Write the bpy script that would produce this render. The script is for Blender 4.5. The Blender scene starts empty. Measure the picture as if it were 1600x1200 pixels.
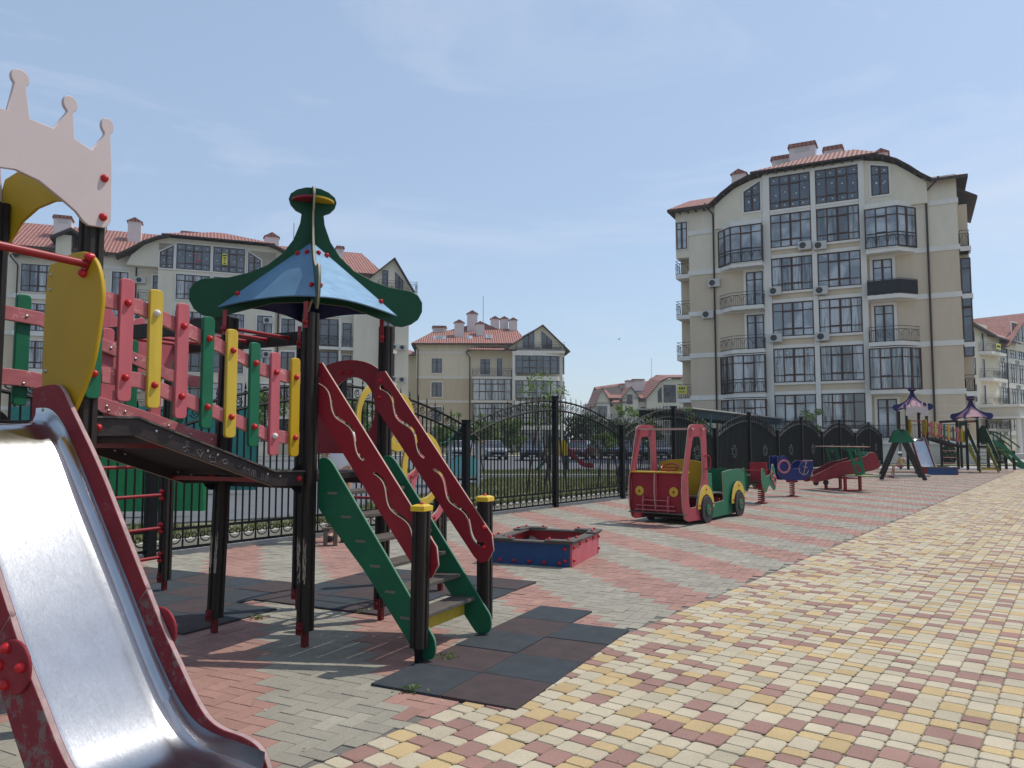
import bpy, bmesh, math, random
import numpy as np
from mathutils import Vector, Matrix
R = math.radians
random.seed(7); rng = np.random.default_rng(5)
S = bpy.context.scene
# ------------------------------------------------------------ camera
CAMH = 1.5; PITCH = math.atan(88/1200.)
cd = bpy.data.cameras.new("camera"); cam = bpy.data.objects.new("camera", cd); S.collection.objects.link(cam)
cam.location = (0, 0, CAMH); cam.rotation_euler = (math.pi/2 + PITCH, 0, 0)
cd.sensor_width = 36; cd.lens = 27.0; cd.clip_start = 0.05; cd.clip_end = 3000
S.camera = cam
# ------------------------------------------------------------ sun, sky, exposure
SUN = Vector((.46, .195, .866)).normalized()          # direction towards the sun
EL = math.asin(SUN.z); AZ = math.atan2(SUN.x, SUN.y)
sd = bpy.data.lights.new("sun", 'SUN'); sd.energy = 2.6; sd.angle = R(.53); sd.color = (1, .95, .86)
so = bpy.data.objects.new("sun", sd); S.collection.objects.link(so)
so.rotation_euler = SUN.to_track_quat('Z', 'Y').to_euler(); so.location = (20, 5, 40)
w = bpy.data.worlds.new("World"); S.world = w; w.use_nodes = True
nt = w.node_tree; nt.nodes.clear()
def wn(t, **k):
    n = nt.nodes.new(t)
    for a, b in k.items(): setattr(n, a, b)
    return n
sky = wn('ShaderNodeTexSky'); sky.sky_type = 'NISHITA'; sky.sun_disc = False
sky.sun_elevation = EL; sky.sun_rotation = AZ
sky.air_density = 1.0; sky.dust_density = 1.0; sky.ozone_density = 1.6; sky.altitude = 0
tc = wn('ShaderNodeTexCoord'); mp = wn('ShaderNodeMapping'); mp.inputs['Scale'].default_value = (1.3, 3.2, 5.0); mp.inputs['Rotation'].default_value = (0.2, .5, .5)
nz = wn('ShaderNodeTexNoise'); nz.inputs['Scale'].default_value = 1.15; nz.inputs['Detail'].default_value = 8; nz.inputs['Roughness'].default_value = .62; nz.inputs['Distortion'].default_value = 1.0
cr = wn('ShaderNodeValToRGB'); cr.color_ramp.elements[0].position = .50; cr.color_ramp.elements[1].position = .74
cr.color_ramp.elements[1].color = (.42, .42, .42, 1)
veil = wn('ShaderNodeMix', data_type='RGBA'); veil.inputs['Factor'].default_value = .6; veil.inputs['B'].default_value = (2.1, 2.68, 3.5, 1)   # thin high veil of cloud
mx = wn('ShaderNodeMix', data_type='RGBA'); mx.inputs['B'].default_value = (4.0, 4.3, 4.8, 1)
bg = wn('ShaderNodeBackground'); bg.inputs['Strength'].default_value = .15
ow = wn('ShaderNodeOutputWorld'); L = nt.links.new
L(tc.outputs['Generated'], mp.inputs[0]); L(mp.outputs[0], nz.inputs['Vector']); L(nz.outputs[0], cr.inputs[0])
L(cr.outputs[0], mx.inputs['Factor']); L(sky.outputs[0], veil.inputs['A']); L(veil.outputs['Result'], mx.inputs['A']); L(mx.outputs['Result'], bg.inputs[0]); L(bg.outputs[0], ow.inputs[0])
S.view_settings.view_transform = 'Standard'; S.view_settings.look = 'None'; S.view_settings.gamma = 1; S.view_settings.exposure = 0.38
S.view_settings.use_curve_mapping = False

# ------------------------------------------------------------ materials
MATS = {}
def mat(name, col, rough=.6, metal=0, var=.12, vscale=6, bump=0, bscale=60, wear=None, wearcol=(.35, .27, .24), stretch=(1, 1, 1), coat=0, fine=0, spec=.3):
    if name in MATS: return MATS[name]
    m = bpy.data.materials.new(name); m.use_nodes = True; t = m.node_tree; N = t.nodes; K = t.links.new
    b = N['Principled BSDF']; b.inputs['Roughness'].default_value = rough; b.inputs['Metallic'].default_value = metal
    b.inputs['Specular IOR Level'].default_value = spec
    if coat: b.inputs['Coat Weight'].default_value = coat; b.inputs['Coat Roughness'].default_value = .15
    c = N.new('ShaderNodeTexCoord'); mpn = N.new('ShaderNodeMapping'); mpn.inputs['Scale'].default_value = stretch
    K(c.outputs['Object'], mpn.inputs[0])
    n = N.new('ShaderNodeTexNoise'); n.inputs['Scale'].default_value = vscale; n.inputs['Detail'].default_value = 6; n.inputs['Roughness'].default_value = .65
    K(mpn.outputs[0], n.inputs['Vector'])
    mr = N.new('ShaderNodeMapRange'); mr.inputs[1].default_value = .25; mr.inputs[2].default_value = .75
    mr.inputs[3].default_value = 1-var; mr.inputs[4].default_value = 1+var; K(n.outputs[0], mr.inputs[0])
    vm = N.new('ShaderNodeVectorMath'); vm.operation = 'SCALE'; vm.inputs[0].default_value = col; K(mr.outputs[0], vm.inputs['Scale'])
    out = vm.outputs[0]
    if wear is not None:
        n2 = N.new('ShaderNodeTexNoise'); n2.inputs['Scale'].default_value = vscale*5; n2.inputs['Detail'].default_value = 9; n2.inputs['Roughness'].default_value = .75
        K(mpn.outputs[0], n2.inputs['Vector'])
        ml = N.new('ShaderNodeMath'); ml.operation = 'MULTIPLY'; K(n.outputs[0], ml.inputs[0]); K(n2.outputs[0], ml.inputs[1])
        r2 = N.new('ShaderNodeMapRange'); r2.inputs[1].default_value = wear; r2.inputs[2].default_value = wear+.06; K(ml.outputs[0], r2.inputs[0])
        mi = N.new('ShaderNodeMix'); mi.data_type = 'RGBA'; K(r2.outputs[0], mi.inputs['Factor']); K(out, mi.inputs['A']); mi.inputs['B'].default_value = (*wearcol, 1)
        out = mi.outputs['Result']
    K(out, b.inputs['Base Color'])
    if bump:
        n3 = N.new('ShaderNodeTexNoise'); n3.inputs['Scale'].default_value = bscale; n3.inputs['Detail'].default_value = 5; K(mpn.outputs[0], n3.inputs['Vector'])
        bp = N.new('ShaderNodeBump'); bp.inputs['Strength'].default_value = bump; bp.inputs['Distance'].default_value = .01
        K(n3.outputs[0], bp.inputs['Height']); K(bp.outputs[0], b.inputs['Normal'])
    MATS[name] = m; return m
WD = (3, 3, .35)
M = dict(
 post=mat('dark stained timber', (.022, .016, .013), .62, var=.45, vscale=9, bump=.5, bscale=40, stretch=WD, wear=.40, wearcol=(.055, .044, .036), spec=.3),
 red=mat('red plywood paint', (.27, .014, .025), .5, var=.12, vscale=4, wear=.46, wearcol=(.20, .05, .05), bump=.08),
 redworn=mat('red plywood paint worn', (.22, .018, .026), .6, var=.25, vscale=5, wear=.34, wearcol=(.19, .12, .11), bump=.1),
 pink=mat('faded red paint', (.46, .105, .125), .6, var=.16, vscale=5, wear=.37, wearcol=(.6, .36, .33), stretch=WD, bump=.08),
 pinkrail=mat('faded worn rail', (.44, .13, .14), .62, var=.18, vscale=6, wear=.315, wearcol=(.6, .42, .36), stretch=(.5, 1.4, 3), bump=.1),
 green=mat('green plywood paint', (.006, .115, .052), .5, var=.2, vscale=4, wear=.385, wearcol=(.05, .19, .10), bump=.08),
 dgreen=mat('deep green paint', (.004, .062, .024), .5, spec=.3, var=.1, vscale=4, bump=.06),
 yellow=mat('yellow plywood paint', (.53, .37, .04), .5, var=.16, vscale=5, wear=.395, wearcol=(.32, .24, .1), stretch=WD, bump=.08),
 dyellow=mat('ochre plywood paint', (.46, .285, .009), .5, var=.08, vscale=3, wear=.50, wearcol=(.2, .13, .03), bump=.05),
 blue=mat('blue plywood paint', (.018, .06, .16), .55, var=.15, vscale=5, wear=.45, wearcol=(.08, .13, .22), bump=.08),
 navy=mat('navy plywood paint', (.005, .012, .085), .5, var=.1, bump=.05),
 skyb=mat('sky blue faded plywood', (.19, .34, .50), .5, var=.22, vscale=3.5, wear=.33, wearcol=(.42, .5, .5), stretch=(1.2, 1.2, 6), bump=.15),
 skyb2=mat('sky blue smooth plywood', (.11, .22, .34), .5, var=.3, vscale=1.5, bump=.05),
 crown=mat('pale pink plywood', (.54, .445, .435), .5, var=.04, vscale=3, bump=.05),
 edge=mat('raw plywood edge', (.42, .33, .25), .7, var=.2, vscale=20),
 cap=mat('red plastic cap', (.46, .010, .015), .38, var=.03, spec=.4),
 wcap=mat('white bolt cap', (.7, .66, .64), .3),
 steelbolt=mat('zinc bolt', (.45, .43, .4), .35, 1),
 redm=mat('red metal tube', (.26, .010, .014), .38, var=.12, spec=.4),
 blackm=mat('black fence paint', (.006, .0065, .008), .6, var=.2, spec=.15),
 ycap=mat('yellow plastic cap', (.68, .46, .04), .35),
 steel=mat('slide steel', (.43, .44, .46), .17, 1, var=.1, vscale=5, bump=.02, bscale=14),
 deck=mat('dark deck board', (.03, .022, .022), .55, var=.25, bump=.2),
 tread=mat('grey tread board', (.10, .085, .075), .7, var=.25, vscale=14, bump=.3),
 chalk=mat('chalk scribble', (.26, .24, .23), .9),
 rubberb=mat('blue rubber tile', (.042, .049, .056), .92, var=.22, vscale=7, bump=.5, bscale=220, wear=.47, wearcol=(.13, .13, .13)),
 rubberr=mat('brown rubber tile', (.064, .047, .047), .92, var=.2, vscale=7, bump=.5, bscale=220, wear=.47, wearcol=(.16, .14, .13)),
 tyre=mat('black rubber', (.03, .028, .028), .7, var=.2),
 sand=mat('sand', (.34, .29, .23), .95, var=.2, vscale=20, bump=.3),
 cream=mat('cream plaster', (.71, .63, .49), .9, var=.08, vscale=1.4, stretch=(1, 1, .3), bump=.15, bscale=30),
 beige=mat('beige plaster', (.60, .485, .35), .9, var=.08, vscale=1.4, stretch=(1, 1, .3), bump=.15, bscale=30),
 creamd=mat('light cream plaster', (.64, .59, .49), .9, var=.05, vscale=1.2, bump=.15, bscale=30),
 white=mat('white trim plaster', (.72, .68, .61), .85, var=.08, vscale=2, stretch=(1, 1, .3)),
 pinkch=mat('pale chimney plaster', (.68, .60, .57), .85, var=.05, vscale=2),
 soffit=mat('dark soffit timber', (.055, .036, .03), .7, var=.2),
 frame=mat('brown window frame', (.055, .024, .017), .45, var=.15),
 rail=mat('balcony iron', (.012, .012, .013), .5),
 pipe=mat('brown downpipe', (.03, .017, .014), .45),
 ac=mat('air conditioner casing', (.52, .50, .46), .5, var=.05),
 acf=mat('air conditioner fan', (.05, .05, .05), .6),
 kerb=mat('concrete kerb', (.42, .40, .36), .9, var=.15, vscale=5, bump=.3),
 asph=mat('asphalt', (.13, .135, .145), .9, var=.25, vscale=3, bump=.3, bscale=80, stretch=(.6, 3, 1)),
 pave=mat('grey paving', (.36, .34, .32), .9, var=.15, vscale=3),
 skin=mat('skin', (.46, .27, .19), .55, var=.05),
 hair=mat('brown hair', (.03, .018, .01), .6),
 wshirt=mat('white cotton', (.72, .72, .74), .85, var=.04),
 short=mat('khaki cotton', (.20, .15, .11), .85),
 lime=mat('lime cotton', (.50, .52, .10), .85),
 pinkc=mat('pink cloth', (.62, .32, .36), .85),
 teal=mat('teal sheet metal', (.03, .20, .17), .5, var=.15),
 bin=mat('green sheet metal', (.014, .21, .065), .5, var=.15, wear=.47, wearcol=(.1, .2, .1)),
 bark=mat('bark', (.09, .07, .055), .9, var=.3, vscale=12, bump=.5),
 stake=mat('wooden stake', (.07, .05, .04), .8, var=.2),
 wpost=mat('white metal post', (.6, .6, .58), .5),
 salmon=mat('salmon roof board', (.72, .36, .29), .6, var=.06),
 aqua=mat('aqua board', (.17, .45, .45), .55, var=.06),
 navyp=mat('bright blue paint', (.009, .016, .11), .45, var=.1),
 yel2=mat('dull yellow paint', (.38, .33, .03), .5, var=.1),
 sign=mat('yellow poster', (.70, .62, .10), .6),
 signb=mat('black lettering', (.02, .02, .02), .6),
 signr=mat('red lettering', (.6, .03, .06), .6),
 screen=mat('dark screening sheet', (.005, .012, .010), .8, var=.4, vscale=2),
 stick=mat('white sticker', (.7, .7, .7), .6),
)
def tilemat():
    m = bpy.data.materials.new('clay roof tiles'); m.use_nodes = True; t = m.node_tree; N = t.nodes; K = t.links.new
    b = N['Principled BSDF']; b.inputs['Roughness'].default_value = .75
    c = N.new('ShaderNodeTexCoord'); sp = N.new('ShaderNodeSeparateXYZ'); K(c.outputs['Object'], sp.inputs[0])
    def sawsin(src, f):
        a = N.new('ShaderNodeMath'); a.operation = 'MULTIPLY'; K(src, a.inputs[0]); a.inputs[1].default_value = f
        s = N.new('ShaderNodeMath'); s.operation = 'SINE'; K(a.outputs[0], s.inputs[0]); return s.outputs[0]
    sx = sawsin(sp.outputs[0], 2*math.pi/.30); sz = sawsin(sp.outputs[2], 2*math.pi/.22)
    ad = N.new('ShaderNodeMath'); ad.operation = 'MULTIPLY_ADD'; K(sz, ad.inputs[0]); ad.inputs[1].default_value = .35; K(sx, ad.inputs[2])
    mr = N.new('ShaderNodeMapRange'); mr.inputs[1].default_value = -1.3; mr.inputs[2].default_value = 1.3; mr.inputs[3].default_value = .55; mr.inputs[4].default_value = 1.25; K(ad.outputs[0], mr.inputs[0])
    n = N.new('ShaderNodeTexNoise'); n.inputs['Scale'].default_value = 2.5; n.inputs['Detail'].default_value = 8; K(c.outputs['Object'], n.inputs['Vector'])
    m2 = N.new('ShaderNodeMapRange'); m2.inputs[1].default_value = .3; m2.inputs[2].default_value = .7; m2.inputs[3].default_value = .8; m2.inputs[4].default_value = 1.2; K(n.outputs[0], m2.inputs[0])
    mu = N.new('ShaderNodeMath'); mu.operation = 'MULTIPLY'; K(mr.outputs[0], mu.inputs[0]); K(m2.outputs[0], mu.inputs[1])
    v = N.new('ShaderNodeVectorMath'); v.operation = 'SCALE'; v.inputs[0].default_value = (.33, .135, .105); K(mu.outputs[0], v.inputs['Scale']); K(v.outputs[0], b.inputs['Base Color'])
    bp = N.new('ShaderNodeBump'); bp.inputs['Strength'].default_value = .8; bp.inputs['Distance'].default_value = .05; K(ad.outputs[0], bp.inputs['Height']); K(bp.outputs[0], b.inputs['Normal'])
    return m
M['tile'] = tilemat()
def steelmat():
    m = M['steel']; t = m.node_tree; N = t.nodes; K = t.links.new; b = N['Principled BSDF']; c = N.new('ShaderNodeTexCoord')
    mp1 = N.new('ShaderNodeMapping'); mp1.inputs['Scale'].default_value = (2, 9, 2); mp1.inputs['Rotation'].default_value = (0, 0, .3); K(c.outputs['Object'], mp1.inputs[0])
    v1 = N.new('ShaderNodeTexNoise'); v1.inputs['Scale'].default_value = 14; v1.inputs['Detail'].default_value = 12; v1.inputs['Roughness'].default_value = .8; v1.inputs['Distortion'].default_value = 2.5; K(mp1.outputs[0], v1.inputs['Vector'])
    r1 = N.new('ShaderNodeMapRange'); r1.inputs[1].default_value = .35; r1.inputs[2].default_value = .7; r1.inputs[3].default_value = .14; r1.inputs[4].default_value = .245; K(v1.outputs[0], r1.inputs[0]); K(r1.outputs[0], b.inputs['Roughness'])
    v2 = N.new('ShaderNodeTexVoronoi'); v2.feature = 'DISTANCE_TO_EDGE'; v2.inputs['Scale'].default_value = 7; mp2 = N.new('ShaderNodeMapping'); mp2.inputs['Scale'].default_value = (1, 3.5, 1); mp2.inputs['Rotation'].default_value = (0, .4, .9); K(v1.outputs[0], mp2.inputs['Location']); K(c.outputs['Object'], mp2.inputs[0]); K(mp2.outputs[0], v2.inputs['Vector'])
    r2 = N.new('ShaderNodeMapRange'); r2.inputs[1].default_value = 0; r2.inputs[2].default_value = .012; K(v2.outputs[0], r2.inputs[0])
    ad = N.new('ShaderNodeMath'); ad.operation = 'MULTIPLY_ADD'; K(r2.outputs[0], ad.inputs[0]); ad.inputs[1].default_value = .25; K(v1.outputs[0], ad.inputs[2])
    bp = N.new('ShaderNodeBump'); bp.inputs['Strength'].default_value = .05; bp.inputs['Distance'].default_value = .004; K(ad.outputs[0], bp.inputs['Height']); K(bp.outputs[0], b.inputs['Normal'])
steelmat()
def glassmat(name, dark, light, curtain):
    m = bpy.data.materials.new(name); m.use_nodes = True; t = m.node_tree; N = t.nodes; K = t.links.new
    b = N['Principled BSDF']; b.inputs['Roughness'].default_value = .06; b.inputs['Specular IOR Level'].default_value = .9
    b.inputs['IOR'].default_value = 1.6
    c = N.new('ShaderNodeTexCoord'); mpn = N.new('ShaderNodeMapping'); mpn.inputs['Scale'].default_value = (1, 1, .08) if curtain else (1, 1, 1)
    oi = N.new('ShaderNodeObjectInfo'); sc0 = N.new('ShaderNodeMath'); sc0.operation = 'MULTIPLY'; sc0.inputs[1].default_value = 90; K(oi.outputs['Random'], sc0.inputs[0]); ad0 = N.new('ShaderNodeVectorMath'); ad0.operation = 'ADD'; K(c.outputs['Object'], ad0.inputs[0]); K(sc0.outputs[0], ad0.inputs[1]); K(ad0.outputs[0], mpn.inputs[0])
    n = N.new('ShaderNodeTexNoise'); n.inputs['Scale'].default_value = 9 if curtain else 1.1; n.inputs['Detail'].default_value = 3; K(mpn.outputs[0], n.inputs['Vector'])
    n2 = N.new('ShaderNodeTexNoise'); n2.inputs['Scale'].default_value = .9; n2.inputs['Detail'].default_value = 0; K(mpn.outputs[0], n2.inputs['Vector'])
    ml = N.new('ShaderNodeMath'); ml.operation = 'MULTIPLY'; K(n.outputs[0], ml.inputs[0]); K(n2.outputs[0], ml.inputs[1])
    mr = N.new('ShaderNodeMapRange'); mr.inputs[1].default_value = .17; mr.inputs[2].default_value = .34; K(ml.outputs[0], mr.inputs[0])
    mi = N.new('ShaderNodeMix'); mi.data_type = 'RGBA'; mi.inputs['A'].default_value = (*dark, 1); mi.inputs['B'].default_value = (*light, 1)
    K(mr.outputs[0], mi.inputs['Factor']); K(mi.outputs['Result'], b.inputs['Base Color'])
    return m
M['gdark'] = glassmat('dark window glass', (.018, .026, .036), (.05, .065, .085), False)
M['gcurt'] = glassmat('curtained window glass', (.05, .06, .07), (.42, .43, .44), True)
M['gpale'] = glassmat('pale blind window glass', (.16, .18, .20), (.40, .43, .45), False)
M['cglass'] = glassmat('car glass', (.01, .013, .016), (.05, .06, .07), False)
def attrmat(name, rough=.85, bump=.35, bscale=90):
    m = bpy.data.materials.new(name); m.use_nodes = True; t = m.node_tree; N = t.nodes; K = t.links.new
    b = N['Principled BSDF']; b.inputs['Roughness'].default_value = rough; b.inputs['Specular IOR Level'].default_value = .3
    a = N.new('ShaderNodeAttribute'); a.attribute_name = 'col'
    c = N.new('ShaderNodeTexCoord'); n = N.new('ShaderNodeTexNoise'); n.inputs['Scale'].default_value = 1.3; n.inputs['Detail'].default_value = 9; n.inputs['Roughness'].default_value = .7
    K(c.outputs['Object'], n.inputs['Vector'])
    mr = N.new('ShaderNodeMapRange'); mr.inputs[1].default_value = .3; mr.inputs[2].default_value = .7; mr.inputs[3].default_value = .84; mr.inputs[4].default_value = 1.12; K(n.outputs[0], mr.inputs[0])
    n2 = N.new('ShaderNodeTexNoise'); n2.inputs['Scale'].default_value = bscale; n2.inputs['Detail'].default_value = 4; K(c.outputs['Object'], n2.inputs['Vector'])
    m3 = N.new('ShaderNodeMapRange'); m3.inputs[1].default_value = .3; m3.inputs[2].default_value = .7; m3.inputs[3].default_value = .9; m3.inputs[4].default_value = 1.1; K(n2.outputs[0], m3.inputs[0])
    n4 = N.new('ShaderNodeTexNoise'); n4.inputs['Scale'].default_value = 7; n4.inputs['Detail'].default_value = 10; n4.inputs['Roughness'].default_value = .8; K(c.outputs['Object'], n4.inputs['Vector'])
    m4 = N.new('ShaderNodeMapRange'); m4.inputs[1].default_value = .58; m4.inputs[2].default_value = .72; m4.inputs[3].default_value = 1; m4.inputs[4].default_value = .88; K(n4.outputs[0], m4.inputs[0])
    m5 = N.new('ShaderNodeMath'); m5.operation = 'MULTIPLY'; K(mr.outputs[0], m5.inputs[0]); K(m4.outputs[0], m5.inputs[1])
    mu = N.new('ShaderNodeMath'); mu.operation = 'MULTIPLY'; K(m5.outputs[0], mu.inputs[0]); K(m3.outputs[0], mu.inputs[1])
    v = N.new('ShaderNodeVectorMath'); v.operation = 'SCALE'; K(a.outputs['Color'], v.inputs[0]); K(mu.outputs[0], v.inputs['Scale']); K(v.outputs[0], b.inputs['Base Color'])
    bp = N.new('ShaderNodeBump'); bp.inputs['Strength'].default_value = bump; bp.inputs['Distance'].default_value = .004; K(n2.outputs[0], bp.inputs['Height']); K(bp.outputs[0], b.inputs['Normal'])
    return m
M['paver'] = attrmat('concrete pavers'); M['leafcol'] = None
def leafmat(name, c1, c2):
    m = bpy.data.materials.new(name); m.use_nodes = True; t = m.node_tree; N = t.nodes; K = t.links.new
    b = N['Principled BSDF']; b.inputs['Roughness'].default_value = .6
    g = N.new('ShaderNodeNewGeometry'); mi = N.new('ShaderNodeMix'); mi.data_type = 'RGBA'
    K(g.outputs['Random Per Island'], mi.inputs['Factor']); mi.inputs['A'].default_value = (*c1, 1); mi.inputs['B'].default_value = (*c2, 1); K(mi.outputs['Result'], b.inputs['Base Color'])
    tr = N.new('ShaderNodeBsdfTranslucent'); K(mi.outputs['Result'], tr.inputs['Color'])
    ms = N.new('ShaderNodeMixShader'); ms.inputs[0].default_value = .3; K(b.outputs[0], ms.inputs[1]); K(tr.outputs[0], ms.inputs[2]); K(ms.outputs[0], N['Material Output'].inputs['Surface'])
    return m
M['leaf1'] = leafmat('dark foliage', (.02, .045, .012), (.05, .095, .025))
M['leaf2'] = leafmat('light foliage', (.09, .16, .03), (.18, .25, .06))
M['leaf3'] = leafmat('conifer foliage', (.02, .05, .015), (.05, .085, .03))
M['grassb'] = leafmat('grass blades', (.09, .12, .035), (.26, .26, .12))
M['gground'] = mat('dry grass ground', (.16, .16, .085), .95, var=.45, vscale=2.2, bump=.5, bscale=30, wear=.30, wearcol=(.22, .20, .13))

# ------------------------------------------------------------ mesh helpers
SC = S.collection
class MB:
    def __init__(s): s.v = []; s.f = []; s.m = []; s.mi = 0
    def add(s, vs, fs):
        o = len(s.v); s.v += [tuple(p) for p in vs]; s.f += [tuple(i+o for i in q) for q in fs]; s.m += [s.mi]*len(fs); return s
    def box(s, x0, x1, y0, y1, z0, z1):
        return s.add([(x0,y0,z0),(x1,y0,z0),(x1,y1,z0),(x0,y1,z0),(x0,y0,z1),(x1,y0,z1),(x1,y1,z1),(x0,y1,z1)],
                     [(0,3,2,1),(4,5,6,7),(0,1,5,4),(1,2,6,5),(2,3,7,6),(3,0,4,7)])
    def bar(s, p, q, w, h, up=(0,0,1)):
        p = Vector(p); q = Vector(q); d = (q-p).normalized(); up = Vector(up)
        if abs(d.dot(up)) > .98: up = Vector((0, 1, 0))
        a = d.cross(up).normalized()*w/2; b = a.cross(d).normalized()*h/2
        vs = [p-a-b, p+a-b, p+a+b, p-a+b, q-a-b, q+a-b, q+a+b, q-a+b]
        return s.add(vs, [(0,1,2,3),(7,6,5,4),(0,4,5,1),(1,5,6,2),(2,6,7,3),(3,7,4,0)])
    def tube(s, pts, r, n=8, closed=False):
        pts = [Vector(p) for p in pts]; k = len(pts); rr = r if isinstance(r, (list, tuple)) else [r]*k; vs = []; fs = []
        ref = None
        for i, p in enumerate(pts):
            d = (pts[(i+1) % k]-pts[i-1]) if closed else (pts[min(i+1, k-1)]-pts[max(i-1, 0)])
            d.normalize()
            if ref is None: ref = Vector((0, 0, 1)) if abs(d.z) < .9 else Vector((1, 0, 0))
            a = d.cross(ref).normalized(); b = a.cross(d).normalized(); ref = b if abs(b.dot(d)) < .9 else ref
            for j in range(n):
                t = 2*math.pi*j/n; vs.append(p+(a*math.cos(t)+b*math.sin(t))*rr[i])
        for i in range(k if closed else k-1):
            i2 = (i+1) % k
            for j in range(n): fs.append((i*n+j, i*n+(j+1) % n, i2*n+(j+1) % n, i2*n+j))
        if not closed: fs += [tuple(range(n))[::-1], tuple((k-1)*n+j for j in range(n))]
        return s.add(vs, fs)
    def prism(s, poly, ax, t0, t1):
        mp_ = {'x': lambda a, b, t: (t, a, b), 'y': lambda a, b, t: (a, t, b), 'z': lambda a, b, t: (a, b, t)}[ax]
        n = len(poly); vs = [mp_(a, b, t0) for a, b in poly]+[mp_(a, b, t1) for a, b in poly]
        fs = [tuple(range(n))[::-1], tuple(range(n, 2*n))]+[(i, (i+1) % n, n+(i+1) % n, n+i) for i in range(n)]
        return s.add(vs, fs)
    def dome(s, p, nrm, r, h=None, n=12):
        p = Vector(p); nrm = Vector(nrm).normalized(); a = nrm.orthogonal().normalized(); b = nrm.cross(a); h = h or r
        vs = []; rings = [(1, -.6), (1, .15), (.87, .5), (.5, .87)]
        for rr, hh in rings:
            for j in range(n):
                t = 2*math.pi*j/n; vs.append(p+(a*math.cos(t)+b*math.sin(t))*rr*r+nrm*hh*h)
        vs.append(p+nrm*h); fs = []
        for i in range(3):
            for j in range(n): fs.append((i*n+j, i*n+(j+1) % n, (i+1)*n+(j+1) % n, (i+1)*n+j))
        for j in range(n): fs.append((3*n+j, 3*n+(j+1) % n, 4*n))
        return s.add(vs, fs)
    def ball(s, c, r, n=12, k=8):
        c = Vector(c); r = r if isinstance(r, (list, tuple)) else (r, r, r); vs = []; fs = []
        for i in range(1, k):
            ph = math.pi*i/k
            for j in range(n):
                t = 2*math.pi*j/n; vs.append(c+Vector((math.sin(ph)*math.cos(t)*r[0], math.sin(ph)*math.sin(t)*r[1], math.cos(ph)*r[2])))
        vs += [c+Vector((0, 0, r[2])), c-Vector((0, 0, r[2]))]; T = len(vs)-2
        for i in range(k-2):
            for j in range(n): fs.append((i*n+j, (i+1)*n+j, (i+1)*n+(j+1) % n, i*n+(j+1) % n))
        for j in range(n): fs += [(T, j, (j+1) % n), (T+1, (k-2)*n+(j+1) % n, (k-2)*n+j)]
        return s.add(vs, fs)
    def mesh(s, name, mats, smooth=False):
        me = bpy.data.meshes.new(name); me.from_pydata(s.v, [], s.f)
        for m_ in (mats if isinstance(mats, (list, tuple)) else [mats]): me.materials.append(m_)
        me.polygons.foreach_set('material_index', s.m)
        bm = bmesh.new(); bm.from_mesh(me); bmesh.ops.recalc_face_normals(bm, faces=bm.faces); bm.to_mesh(me); bm.free()
        if smooth: me.polygons.foreach_set('use_smooth', [True]*len(me.polygons)); me.set_sharp_from_angle(angle=R(40))
        me.update(); return me
    def build(s, name, mats, parent=None, smooth=False, bevel=0):
        o = bpy.data.objects.new(name, s.mesh(name, mats, smooth)); SC.objects.link(o)
        if parent: o.parent = parent
        if bevel: addbevel(o, bevel)
        return o
def addbevel(o, wd, seg=2):
    b = o.modifiers.new('bevel', 'BEVEL'); b.width = wd; b.segments = seg; b.limit_method = 'ANGLE'; b.angle_limit = R(40)
def link(name, me, parent=None):
    o = bpy.data.objects.new(name, me); SC.objects.link(o)
    if parent: o.parent = parent
    return o
def empty(name, label, cat, loc=(0, 0, 0), rz=0, group=None, kind=None):
    o = bpy.data.objects.new(name, None); SC.objects.link(o); o.location = loc; o.rotation_euler = (0, 0, rz)
    o.empty_display_size = .1
    if label: o['label'] = label
    if cat: o['category'] = cat
    if group: o['group'] = group
    if kind: o['kind'] = kind
    return o
def tag(o, label=None, cat=None, group=None, kind=None):
    if label: o['label'] = label
    if cat: o['category'] = cat
    if group: o['group'] = group
    if kind: o['kind'] = kind
    return o
def copytree(o, parent=None):
    c = o.copy(); SC.objects.link(c); c.parent = parent
    for ch in o.children: copytree(ch, c)
    return c
PLM = {'xz': Matrix(((1,0,0,0),(0,0,-1,0),(0,1,0,0),(0,0,0,1))), 'yz': Matrix(((0,0,1,0),(1,0,0,0),(0,1,0,0),(0,0,0,1))), 'xy': Matrix.Identity(4)}
def rounded(poly, r=.02, seg=4):
    out = []; n = len(poly)
    for i in range(n):
        p0 = Vector(poly[i-1]); p = Vector(poly[i]); p1 = Vector(poly[(i+1) % n]); a = (p0-p); b = (p1-p)
        if a.length < 1e-5 or b.length < 1e-5: out.append(tuple(p)); continue
        k = min(r, a.length*.45, b.length*.45); a = p+a.normalized()*k; b = p+b.normalized()*k
        for j in range(seg+1):
            t = j/seg; q = a*(1-t)**2+p*2*t*(1-t)+b*t*t; out.append(tuple(q))
    return out
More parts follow.
